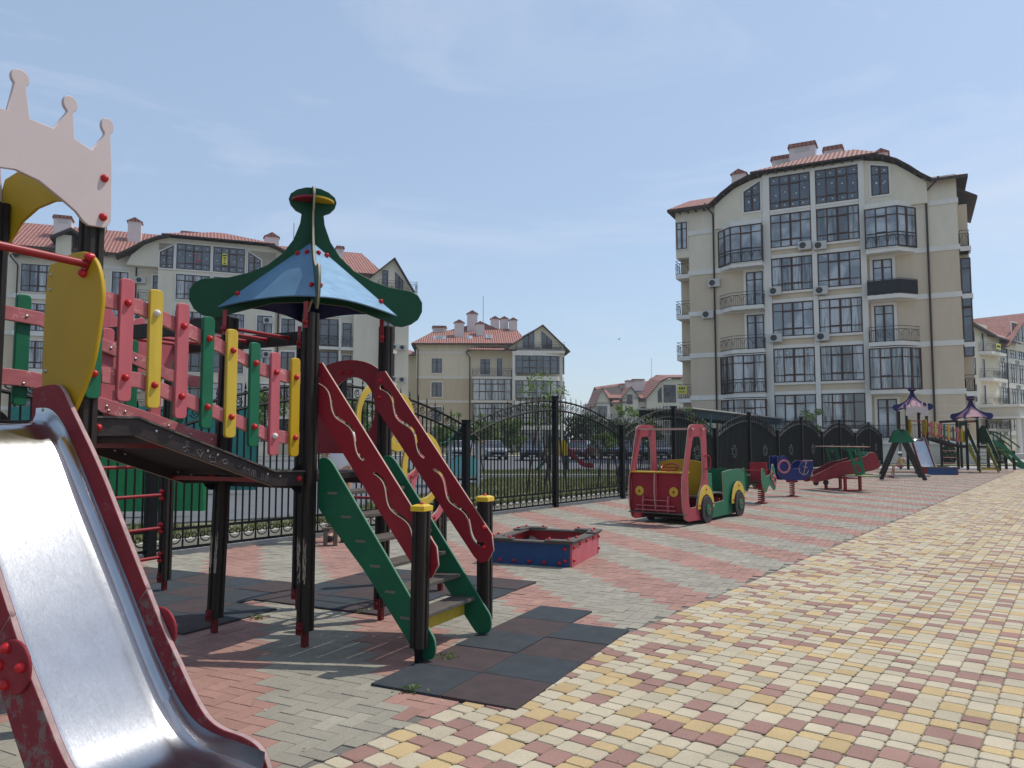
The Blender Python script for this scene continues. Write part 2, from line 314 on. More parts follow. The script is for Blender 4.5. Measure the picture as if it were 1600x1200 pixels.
def plate(name, outer, holes, plane, off, th, m, parent=None, bev=.004, rnd=0, mtx=None, edge=None):
    if rnd: outer = rounded(outer, rnd)
    cu = bpy.data.curves.new(name, 'CURVE'); cu.dimensions = '2D'; cu.fill_mode = 'BOTH'; cu.extrude = max(th/2-bev, .0005); cu.bevel_depth = bev; cu.offset = -bev; cu.bevel_resolution = 1
    for pl in [outer]+list(holes):
        sp = cu.splines.new('POLY'); sp.points.add(len(pl)-1)
        for i, (a, b) in enumerate(pl): sp.points[i].co = (a, b, 0, 1)
        sp.use_cyclic_u = True
    tmp = bpy.data.objects.new('tmp', cu); me = bpy.data.meshes.new_from_object(tmp); bpy.data.objects.remove(tmp); bpy.data.curves.remove(cu)
    T = PLM[plane].copy(); c = {'xz': 1, 'yz': 0, 'xy': 2}[plane]; T[c][3] = off
    if mtx: T = mtx @ T
    me.transform(T); me.materials.clear(); me.materials.append(m); me.name = name
    if edge is not None:
        me.materials.append(edge); nrm = Vector((T[0][2], T[1][2], T[2][2])).normalized()
        for p in me.polygons:
            if abs(p.normal.dot(nrm)) < .3: p.material_index = 1
    return link(name, me, parent)
def circ(cx, cy, r, n=24, a0=0, a1=360):
    return [(cx+r*math.cos(R(a0+(a1-a0)*i/n)), cy+r*math.sin(R(a0+(a1-a0)*i/n))) for i in range(n if a1-a0 == 360 else n+1)]
_b = MB(); _b.dome((0, 0, 0), (0, 0, 1), .021, .026); BOLT = _b.mesh('bolt', M['cap'], True)
_b = MB(); _b.dome((0, 0, 0), (0, 0, 1), .021, .026); WBOLT = _b.mesh('bolt', M['wcap'], True)
_b = MB(); _b.dome((0, 0, 0), (0, 0, 1), .011, .008, 8); NUT = _b.mesh('bolt', M['steelbolt'], True)
def bolt(parent, p, nrm, me=None, s=1):
    o = link('bolt', me or BOLT, parent); o.location = p; o.rotation_euler = Vector(nrm).to_track_quat('Z', 'Y').to_euler(); o.scale = (s, s, s); return o

# ------------------------------------------------------------ ray helper: turns a photo direction into a point of a facade plane (metres)
cp_, sp_ = math.cos(PITCH), math.sin(PITCH)
def ray(px, py):
    a = (px-800)/1200.; b = (600-py)/1200.; return (a, cp_-b*sp_, sp_+b*cp_)
def GP(px, py, z=0):
    r = ray(px, py); t = (z-CAMH)/r[2]; return (r[0]*t, r[1]*t)
def DP(px, py, Y):
    r = ray(px, py); t = Y/r[1]; return (r[0]*t, Y, CAMH+r[2]*t)
class Facade:
    def __init__(s, O, ang): s.O = O; s.a = R(ang); s.w = (math.cos(s.a), math.sin(s.a)); s.n = (s.w[1], -s.w[0])
    def L(s, px, py, off=0):
        r = ray(px, py); ox = s.O[0]+s.n[0]*off; oy = s.O[1]+s.n[1]*off
        det = -r[0]*s.w[1]+r[1]*s.w[0]; t = (-ox*s.w[1]+oy*s.w[0])/det
        return ((r[0]*t-s.O[0])*s.w[0]+(r[1]*t-s.O[1])*s.w[1], CAMH+r[2]*t)
    def X(s, px, py=500, off=0): return s.L(px, py, off)[0]

# ============================================================ GROUND
DV = (.599, .801); NV = (.801, -.599)       # along the fence, across it (towards the plaza)
FO = (0.974, 17.345)                         # the fence's tall post
def AL(a, n): return (DV[0]*a+NV[0]*n, DV[1]*a+NV[1]*n)
NB = -2.92; NF = -9.62                       # plaza edge and fence line, measured across
g = MB(); g.add([(-900, -30, -.02), (900, -30, -.02), (900, 1500, -.02), (-900, 1500, -.02)], [(0, 1, 2, 3)])
tag(g.build('ground', M['gground']), kind='structure')
def sheet(name, pts, z, m, th=.3):
    b = MB(); b.prism(pts, 'z', z-th, z); return tag(b.build(name, m), kind='structure')
def blocks(name, C, ax, ay, hx, hy, cols, top, inset=.007, dep=.012, corner=0.0):
    """paving blocks: centres C (n,2), half sizes, unit axes; a flat top, rounded corners and sloping sides down into the joint"""
    n = len(C); ax = np.array(ax); ay = np.array(ay)
    hx = np.broadcast_to(hx, n); hy = np.broadcast_to(hy, n)
    if corner:
        k = corner; T = [(-1, -1, 1, 0), (-1, -1, 0, 1), (-1, 1, 0, -1), (-1, 1, 1, 0), (1, 1, -1, 0), (1, 1, 0, -1), (1, -1, 0, 1), (1, -1, -1, 0)]
        T = [(-1,-1,0,1),(-1,-1,1,0),(1,-1,-1,0),(1,-1,0,1),(1,1,0,-1),(1,1,-1,0),(-1,1,1,0),(-1,1,0,-1)]
    else: k = 0; T = [(-1,-1,0,0),(1,-1,0,0),(1,1,0,0),(-1,1,0,0)]
    m = len(T); tz = top+rng.normal(0, .0012, n); tl = rng.normal(0, .004, (n, 2))
    V = np.zeros((n, 2*m, 3))
    for i, (sx, sy, dx, dy) in enumerate(T):
        for lv, (ins, z) in enumerate(((inset, 0), (0, -dep))):
            lx = sx*(hx-ins)+dx*k; ly = sy*(hy-ins)+dy*k
            V[:, lv*m+i, :2] = C+lx[:, None]*ax+ly[:, None]*ay
            V[:, lv*m+i, 2] = tz+z+(lx*tl[:, 0]+ly*tl[:, 1] if lv == 0 else 0)
    base = (np.arange(n)*2*m)[:, None]
    loops = []; sizes = []
    topf = base+np.arange(m)[None]; sides = []
    for i in range(m):
        j = (i+1) % m; sides.append(np.concatenate([base+m+i, base+m+j, base+j, base+i], 1))
    lv = np.concatenate([topf.ravel()]+[q.ravel() for q in sides]); tot = np.concatenate([np.full(n, m), np.full(n*m, 4)])
    me = bpy.data.meshes.new(name); me.vertices.add(n*2*m); me.vertices.foreach_set('co', V.ravel())
    me.loops.add(len(lv)); me.loops.foreach_set('vertex_index', lv.astype(np.int32)); me.polygons.add(len(tot))
    st = np.concatenate([[0], np.cumsum(tot)[:-1]]); me.polygons.foreach_set('loop_start', st.astype(np.int32)); me.polygons.foreach_set('loop_total', tot.astype(np.int32))
    at = me.attributes.new('col', 'FLOAT_COLOR', 'POINT'); c4 = np.ones((n, 2*m, 4)); c4[:, :, :3] = cols[:, None, :]; at.data.foreach_set('color', c4.ravel())
    me.materials.append(M['paver']); me.polygons.foreach_set('use_smooth', [False]*len(tot)); me.update(); me.validate(); return me
# plaza of tumbled cream, ochre and brick-red blocks
def plaza():
    C = []; HX = []; COL = []; rows = []
    n0 = NB+.07; W = .128; nr = 330
    pal = np.array([(.45, .388, .28), (.46, .338, .175), (.295, .17, .14)])
    for r in range(nr):
        n = n0+r*W; a = -3.0+rng.random()*.1 if r < 60 else 2+rng.random()*.1
        amax = 46
        if n > 6: amax = 30
        if n < 6: a0 = -2.5
        lens = rng.choice([.098, .128, .168], p=[.36, .36, .28], size=900)
        xs = a+np.cumsum(lens)-lens/2; ok = xs < amax
        px = xs[ok]; l = lens[ok]
        cx = DV[0]*px+NV[0]*n; cy = DV[1]*px+NV[1]*n
        # keep what lies in front of the camera and a margin beside it
        vis = (cy > 1.5) & (cx < .78*cy+4) & (cx > -.8*cy-2) & (cy < 40)
        if not vis.any(): continue
        C.append(np.stack([cx[vis], cy[vis]], 1)); HX.append(l[vis]/2-.0025)
        k = rng.choice(3, p=[.50, .27, .23], size=vis.sum())
        for q in range(1, len(k)):
            if k[q] == k[q-1] and k[q] and rng.random() < .8: k[q] = 0
            elif k[q] == 0 and k[q-1] == 0 and rng.random() < .18: k[q] = 1+int(rng.random() < .5)
        c = pal[k]*(1+rng.normal(0, .055, (vis.sum(), 1))); COL.append(c)
    C = np.concatenate(C); HX = np.concatenate(HX); COL = np.concatenate(COL)
    me = blocks('cobbled plaza', C, DV, NV, HX, W/2-.002, COL, .012, .0045, .006, .013)
    o = link('cobble_pavement', me); tag(o, kind='structure'); print('plaza blocks', len(C))
plaza()
M['joint'] = mat('jointing sand', (.24, .21, .17), .95, var=.2, vscale=8)
M['jointg'] = mat('grey jointing', (.15, .14, .125), .95, var=.25, vscale=8)
sheet('plaza_ground', [AL(-8, NB+.002), AL(60, NB+.002), AL(60, 45), AL(-8, 45)], .0015, M['joint'], .1)
sheet('far_pavement', [AL(52, -40), AL(52, 0.0), AL(100, 0), AL(100, -40)], .006, M['pave'], .1)
# herringbone playground paving, grey with brick-red diagonal stripes
UV = np.array((.893, -.45)); VV = np.array((.45, .893)); AO = np.array((-1.504, 5.695))
def herring():
    u_ = .1; I = np.arange(-260, 460); X, Y = np.meshgrid(I, I, indexing='ij'); k = (X-Y) % 4
    H = k == 0; Vv = k == 3
    outC = []; outA = []
    for mask, du, dv, vert in ((H, 1.0, .5, False), (Vv, .5, 1.0, True)):
        a = (X[mask]+du)*u_; b = (Y[mask]+dv)*u_
        cx = AO[0]+a*UV[0]+b*VV[0]; cy = AO[1]+a*UV[1]+b*VV[1]
        n = NV[0]*cx+NV[1]*cy; al = DV[0]*cx+DV[1]*cy
        ok = (n < NB-.02) & (n > NF+.05) & (al > -9) & (al < 50) & (cx > -.8*cy-3) & (cy > .5)
        C = np.stack([cx[ok], cy[ok]], 1)
        t = C @ np.array((.95, .313)); red = ((t-.06) % 1.36) > 1.36-.62
        base = np.where(red[:, None], np.array((.325, .185, .15)), np.array((.285, .262, .212)))
        base = base*(1+rng.normal(0, .06, (len(C), 1)))
        me = blocks('hb', C, UV if not vert else VV, VV if not vert else -UV, .0985, .0485, base, .006, .0025, .0045)
        outC.append(me)
    o1 = link('h1', outC[0]); o2 = link('h2', outC[1])
    bm = bmesh.new(); bm.from_mesh(outC[0]); bm.from_mesh(outC[1])
    p = AL(0, NB-.004); bmesh.ops.bisect_plane(bm, geom=bm.verts[:]+bm.edges[:]+bm.faces[:], plane_co=(p[0], p[1], 0), plane_no=(NV[0], NV[1], 0), clear_outer=True)
    me = bpy.data.meshes.new('herringbone paving'); bm.to_mesh(me); bm.free(); me.materials.append(M['paver'])
    bpy.data.objects.remove(o1); bpy.data.objects.remove(o2)
    tag(link('herringbone_pavement', me), kind='structure'); print('herring', len(me.vertices))
herring()
sheet('playground_ground', [AL(-12, NF+.0), AL(52, NF+.0), AL(52, NB-.002), AL(-12, NB-.002)], -.001, M['jointg'], .1)
# kerbs, path and car park beyond the fence
sheet('fence_kerb', [AL(-14, NF-.35), AL(52, NF-.35), AL(52, NF+.0), AL(-14, NF+.0)], .05, M['kerb'])
sheet('kerb_strip', [AL(-14, NF-1.0), AL(36, NF-1.0), AL(36, NF-.85), AL(-14, NF-.85)], .08, M['kerb'])
sheet('asphalt_path', [(-60, 13.2), (-6.6, 13.8), (-4, 15.4), (-1.9, 24), (-.8, 30.8), (-60, 30.8)], .015, M['asph'])
sheet('white_kerb', [(-30, 31.4), (17, 31.4), (17, 31.7), (-30, 31.7)], .12, M['kerb'])
sheet('car_park_ground', [(-90, 39), (24, 39), (30, 70), (-90, 70)], .012, M['asph'])
sheet('pavement', [(-90, 70.3), (24, 70.3), (24, 73), (-90, 73)], .1, M['kerb'])
# grass blades
def grass(name, region, n, label):
    xs = []; (x0, x1, y0, y1, test) = region
    P = np.stack([rng.uniform(x0, x1, n), rng.uniform(y0, y1, n)], 1); P = P[test(P)]
    n = len(P); a = rng.uniform(0, 6.28, n); h = rng.uniform(.04, .14, n)*(1+.6*np.sin(P[:, 0]*2.1)*np.sin(P[:, 1]*1.7)); wd = rng.uniform(.006, .016, n)*1.6; ln = rng.normal(0, .04, (n, 2))
    V = np.zeros((n, 3, 3)); V[:, 0, 0] = P[:, 0]-np.cos(a)*wd; V[:, 0, 1] = P[:, 1]-np.sin(a)*wd; V[:, 1, 0] = P[:, 0]+np.cos(a)*wd; V[:, 1, 1] = P[:, 1]+np.sin(a)*wd
    V[:, 2, :2] = P+ln; V[:, 2, 2] = h; V[:, :2, 2] = -.02
    me = bpy.data.meshes.new(name); me.vertices.add(3*n); me.vertices.foreach_set('co', V.ravel()); me.loops.add(3*n); me.loops.foreach_set('vertex_index', np.arange(3*n, dtype=np.int32))
    me.polygons.add(n); me.polygons.foreach_set('loop_start', np.arange(0, 3*n, 3, dtype=np.int32)); me.polygons.foreach_set('loop_total', np.full(n, 3, dtype=np.int32)); me.materials.append(M['grassb']); me.update()
    tag(link(name, me), label, 'grass', kind='stuff')
def behind(P): return (NV[0]*P[:, 0]+NV[1]*P[:, 1] < NF-1.02)
def notpath(P):
    x, y = P[:, 0], P[:, 1]; e = np.interp(y, [13.2, 15.4, 24, 30.8], [-5, -4, -1.9, -.8]); return ~((x < e) & (y > 13.6) & (y < 30.9))
grass('grass', (-14, 14, 8, 31, lambda P: behind(P) & notpath(P)), 90000, 'patchy green grass growing behind the black iron fence')
grass('far_grass', (-26, 22, 31.8, 38.5, lambda P: behind(P)), 40000, 'strip of dry grass between the pale kerb and the car park')
# rubber mats
def mats_():
    root = empty('rubber_mat', 'rubber tile mat in blue and brown squares at the foot of the stairs', 'safety mat', (AO[0], AO[1], 0), -math.atan2(.45, .893), 'rubber tile mats')
    def tiles(root, cells, u0, v0):
        for (i, j) in cells:
            b = MB(); b.box(u0+i*.5+.003, u0+i*.5+.497, v0+j*.5+.003, v0+j*.5+.497, .002, .019+random.random()*.006)
            b.build('mat_tile', M['rubberb' if (i+j) % 2 == 0 else 'rubberr'], root, bevel=.004)
    p = GP(578, 1073); d = np.array(p)-AO; u0 = d @ UV; v0 = d @ VV
    tiles(root, [(i, j) for i in range(2) for j in range(4)]+[(0, 4)], u0, v0)
    root2 = empty('rubber_mat', 'larger rubber tile mat lying under the play tower and the bridge', 'safety mat', (AO[0], AO[1], 0), -math.atan2(.45, .893), 'rubber tile mats')
    cells = [(i, j) for i in range(-3, 1) for j in range(2, 6)]; cells = [c for c in cells if not (c[0] == 0 and c[1] < 4)]
    tiles(root2, cells, -.05, .03)
    tiles(root2, [(i, j) for i in range(-8, -3) for j in range(0, 4)]+[(-3, 0), (-3, 1)], -.05, -.17)
mats_()

# ============================================================ IRON FENCE
def fence():
    Mo = 6.21; H = Mo/2
    root = empty('iron_fence', 'black wrought iron fence with arched tops and spear tips along the playground', 'fence', (FO[0], FO[1], 0), math.atan2(DV[1], DV[0]))
    def zt(q): return 1.78+.60*(1-(1-q)**1.9)
    def posts(x, h, w_):
        b = MB(); b.box(x-w_/2, x+w_/2, -w_/2, w_/2, 0, h); b.box(x-w_/2-.012, x+w_/2+.012, -w_/2-.012, w_/2+.012, h, h+.025)
        b.build('fence_post', M['blackm'], root)
    for k in range(-2, 6):
        posts(k*Mo, 2.47, .11)
        posts(k*Mo+H, 1.87, .12)
    # one half bay, short post at x=0, tall post at x=H
    N = 24; railmeshes = []
    for zf in (lambda q: zt(q), lambda q: zt(q)-.21):
        P = [(.05+(H-.1)*i/N, 0, zf(i/N)) for i in range(N+1)]; rails = MB(); rails.tube(P, .022, 4); railmeshes.append(('arched_rail', rails.mesh('arched_rail', M['blackm'])))
    for z in (.09, .34): rails = MB(); rails.bar((.05, 0, z), (H-.05, 0, z), .03, .035); railmeshes.append(('bottom_rail', rails.mesh('bottom_rail', M['blackm'])))
    bars = MB(); nb = 28; sp = MB(); sc = MB()
    for i in range(1, nb):
        x = H*i/nb; q = x/H
        lo = .09 if i % 2 == 0 else .34; hi = zt(q) if i % 2 == 0 else zt(q)-.21
        bars.box(x-.0095, x+.0095, -.0095, .0095, lo, hi)
        if i % 2 == 0:
            z = zt(q); bars.add([(x-.006, -.006, z), (x+.006, -.006, z), (x+.006, .006, z), (x-.006, .006, z), (x, 0, z+.10)], [(0, 1, 4), (1, 2, 4), (2, 3, 4), (3, 0, 4)])
            bars.add([(x-.02, 0, z+.07), (x, -.012, z+.07), (x+.02, 0, z+.07), (x, .012, z+.07), (x, 0, z+.17), (x, 0, z+.045)], [(0, 1, 4), (1, 2, 4), (2, 3, 4), (3, 0, 4), (1, 0, 5), (2, 1, 5), (3, 2, 5), (0, 3, 5)])
            bars.box(x-.014, x+.014, -.014, .014, z+.02, z+.035)
        else:
            z = zt(q)-.105; bars.tube([(x+.062*math.cos(t), 0, z+.062*math.sin(t)) for t in [R(200+280*j/9+ (0)) for j in range(10)]], .009, 4)
            bars.tube([(x+.0+.03*math.cos(t), 0, z+.01+.03*math.sin(t)) for t in [R(45*j) for j in range(8)]], .008, 4, True)
            z = .215; bars.tube([(x+.085*math.cos(t), 0, z+.02+.085*math.sin(t)) for t in [R(180+180*j/8) for j in range(9)]], .009, 4)
            for sg in (-1, 1): bars.tube([(x+sg*.048+.034*math.cos(t), 0, z+.028+.034*math.sin(t)) for t in [R(60*j) for j in range(6)]], .008, 4, True)
    bm_ = bars.mesh('bars', M['blackm']); sm = None
    back = MB()
    for i in range(N):
        q0, q1 = i/N, (i+1)/N; x0, x1 = .06+(H-.12)*q0, .06+(H-.12)*q1
        back.add([(x0, 0, .34), (x1, 0, .34), (x1, 0, zt(q1)-.23), (x0, 0, zt(q0)-.23), (x0, .006, .34), (x1, .006, .34), (x1, .006, zt(q1)-.23), (x0, .006, zt(q0)-.23)], [(0, 1, 2, 3), (7, 6, 5, 4), (0, 4, 5, 1), (3, 2, 6, 7)])
    bk = back.mesh('backing_sheet', M['screen'])
    ro = MB()
    for j in range(9):
        t = 2*math.pi*j/9; cx, cz = H*.5+.17*math.cos(t), 1.12+.15*math.sin(t)
        ro.tube([(cx+.055*math.cos(s+t), -.03, cz+.055*math.sin(s+t)) for s in [R(300*k/7) for k in range(8)]], .009, 4)
    ro.tube([(H*.5+.28*math.cos(t)*(1 if k % 2 else .75), -.03, 1.12+.22*math.sin(t)*(1 if k % 2 else .75)) for k, t in enumerate([2*math.pi*k/16 for k in range(16)])], .008, 4, True)
    rom = ro.mesh('rosette', mat('grey iron', (.05, .06, .06), .5))
    for k in range(-2, 6):
        for side in (-1, 1):
            if k == 5 and side == 1: pass
            # side -1: short post left of the tall one
            p = empty('fence_panel', None, None); p.parent = root
            for nm, me in railmeshes+[('bars', bm_)]: link(nm, me, p)
            t = k+(0 if side < 0 else .5)
            if t >= 1.5: s_ = link('backing_sheet', bk, p); s_.location.y = .03; link('rosette', rom, p)
            if side < 0: p.location = (k*Mo-H, 0, 0)
            else: p.location = (k*Mo+H, 0, 0); p.scale = (-1, 1, 1)
fence()

# ============================================================ PLAY SET (towers, bridge, slide, stairs)
def post_section(w_=.1):
    h = w_/2; c = .012; g_ = .012; d = .012; pts = []
    for k in range(4):
        a = [( -h+c, -h), (-g_, -h), (-g_*.6, -h+d), (g_*.6, -h+d), (g_, -h), (h-c, -h)]
        ca, sa = math.cos(k*math.pi/2), math.sin(k*math.pi/2); pts += [(x*ca-y*sa, x*sa+y*ca) for x, y in a]
    return pts
SEC = post_section()
def play_post(root, p0, p1, capcol=None, scratch=False, foot=True, det=True, plain=False):
    """grooved square post between two points"""
    z0 = p0[2]+(.12 if foot else 0); d = Vector(p1)-Vector(p0); b = MB(); n = len(SEC); vs = []
    for z in (z0, p1[2]):
        t = (z-p0[2])/(p1[2]-p0[2]); c = Vector(p0)+d*t; vs += [(c.x+x, c.y+y, z) for x, y in SEC]
    b.add(vs, [tuple(range(n))[::-1], tuple(range(n, 2*n))]+[(i, (i+1) % n, n+(i+1) % n, n+i) for i in range(n)])
    o = b.build('post', M['post'], root)
    if not det: return o
    if foot:
        f = MB(); f.box(p0[0]-.02, p0[0]+.02, p0[1]-.02, p0[1]+.02, -.02, .13)
        if not plain: f.box(p0[0]-.032, p0[0]+.032, p0[1]-.062, p0[1]-.052, .10, .19)
        if not plain: f.dome((p0[0], p0[1]-.066, .15), (0, -1, 0), .024)
        f.build('foot_bracket', mat('dark red foot', (.13, .008, .011), .55) if not plain else M['blackm'], o, True)
    if capcol:
        f = MB(); x, y, z = p1; f.box(x-.056, x+.056, y-.056, y+.056, z-.012, z+.022)
        f.add([(x-.056, y-.056, z+.022), (x+.056, y-.056, z+.022), (x+.056, y+.056, z+.022), (x-.056, y+.056, z+.022), (x-.03, y-.03, z+.034), (x+.03, y-.03, z+.034), (x+.03, y+.03, z+.034), (x-.03, y+.03, z+.034)], [(0, 1, 5, 4), (1, 2, 6, 5), (2, 3, 7, 6), (3, 0, 4, 7), (4, 5, 6, 7)])
        f.build('post_cap', M[capcol], o, bevel=.005); bolt(o, (x, y, z+.03), (0, 0, 1), s=.8)
    if scratch:
        f = MB(); rnd = random.Random(p0[0]*9+p0[1])
        for k in range(60):
            za = rnd.uniform(.46, .74); t = (za-p0[2])/(p1[2]-p0[2]); cx = p0[0]+d.x*t; cy = p0[1]+d.y*t
            xx = rnd.choice((-1, 1))*rnd.uniform(.015, .04)
            l = rnd.uniform(.03, .12)*(1.3-abs(za-.6)*4); w2 = rnd.uniform(.002, .005); sl = rnd.uniform(-.01, .01)
            f.add([(cx+xx-w2, cy-.0512, za), (cx+xx+w2, cy-.0512, za), (cx+xx+sl, cy-.0512, za+l)], [(0, 1, 2)])
        f.build('scratches', mat('bare wood scratch', (.42, .37, .29), .8), o)
    return o
def ogee_board(nm, root, center, dirv, zs, th, m, holes=(), half=None, zmin=None):
    pass
# outline of one half of the roof board: (radius, z) from the finial down to the post and back under the panels
OG = [(0, 3.615), (.06, 3.61), (.13, 3.585), (.18, 3.545), (.195, 3.50), (.18, 3.45), (.14, 3.405), (.095, 3.385), (.09, 3.38), (.10, 3.30), (.15, 3.16), (.23, 3.04), (.35, 2.93), (.5, 2.855), (.64, 2.81), (.76, 2.795), (.84, 2.785), (.90, 2.75), (.935, 2.69), (.935, 2.61), (.90, 2.54), (.84, 2.495), (.76, 2.47), (.70, 2.475), (.66, 2.50)]
def roof(root, cx, cy, hs, m_long, m_short, m_panel, m_under, m_panel2, det=True, dz=0):
    """bell roof: two crossing boards, four sloping panels, a finial disc"""
    def board(ang, mm, th, nm='roof_board', zoff=0):
        pts = [(r, z) for r, z in OG]+[(.30, 2.62), (0, 2.64), (-.30, 2.62)]+[(-r, z) for r, z in OG[::-1]][:-1]
        T = Matrix.Translation((cx, cy, dz)) @ Matrix.Rotation(ang, 4, 'Z')
        return plate(nm, pts, [], 'xz', 0, th, mm, root, mtx=T, edge=M['edge'] if det else None)
    board(R(45), m_long, .022); board(R(-45), m_short, .022)
    # panels: between adjacent boards; sit a little above the lower board edge
    for k in range(4):
        a0 = R(-45-90*k); a1 = a0-R(90); vs = []; ins = .03
        rows = [(.075, 3.27), (.68, 2.565)]; nn = 8
        # slightly hollow lower edge
        apex0 = Vector((math.cos(a0), math.sin(a0), 0)); apex1 = Vector((math.cos(a1), math.sin(a1), 0)); mid = (apex0+apex1).normalized()
        top0 = apex0*.02+mid*.012; top1 = apex1*.02+mid*.012; lo0 = apex0*.74; lo1 = apex1*.74
        b = MB(); K_ = 10; up = []
        for i in range(K_+1):
            t = i/K_; tp = top0.lerp(top1, t)+Vector((0, 0, 3.13)); sag = 4*t*(1-t)
            lp = lo0.lerp(lo1, t)+Vector((0, 0, 2.56))-mid*(.06*sag)+Vector((0, 0, .05*sag)); up.append((tp, lp))
        for i in range(K_):
            nrm = (up[i+1][1]-up[i][1]).cross(up[i][0]-up[i][1]).normalized()
            if nrm.z < 0: nrm = -nrm
            q = [up[i][0], up[i+1][0], up[i+1][1], up[i][1]]; dn = [p-nrm*.012 for p in q]
            P = [(p.x+cx, p.y+cy, p.z+dz) for p in q+dn]
            b.mi = 0; b.add(P, [(0, 1, 2, 3), (3, 2, 6, 7), (0, 1, 5, 4)]); b.mi = 1; b.add(P[4:], [(3, 2, 1, 0)])
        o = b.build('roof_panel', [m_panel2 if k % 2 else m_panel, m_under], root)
        if det:
            nrm = (lo1-lo0).cross((top0+Vector((0, 0, 3.13)))-(lo0+Vector((0, 0, 2.56)))).normalized(); nrm = nrm if nrm.z > 0 else -nrm
            for (t, s_) in ((.25, .17), (.75, .17), (.045, .80), (.955, .80)):
                A = top0.lerp(top1, t)+Vector((0, 0, 3.13)); B = lo0.lerp(lo1, t)+Vector((0, 0, 2.56)); p = A.lerp(B, s_)+nrm*.004
                bolt(o, (p.x+cx, p.y+cy, p.z+dz), nrm, s=.95)
    # finial disc in red and yellow sectors
    b = MB()
    for k in range(4):
        b.mi = k % 2; a0 = R(45+90*k); pts = [(0, 0)]+[(.175*math.cos(a0+R(90)*j/6), .175*math.sin(a0+R(90)*j/6)) for j in range(7)]
        b.prism([(cx+x, cy+y) for x, y in pts], 'z', 3.485+dz, 3.50+dz)
    b.build('finial_disc', [M['red'], M['dyellow']], root)
def poly_smooth(pts, n=6):
    out = []
    for i in range(len(pts)-1):
        p0 = pts[max(i-1, 0)]; p1 = pts[i]; p2 = pts[i+1]; p3 = pts[min(i+2, len(pts)-1)]
        for j in range(n):
            t = j/n; out.append(tuple(.5*((2*p1[k])+(-p0[k]+p2[k])*t+(2*p0[k]-5*p1[k]+4*p2[k]-p3[k])*t*t+(-p0[k]+3*p1[k]-3*p2[k]+p3[k])*t**3) for k in (0, 1)))
    return out+[pts[-1]]
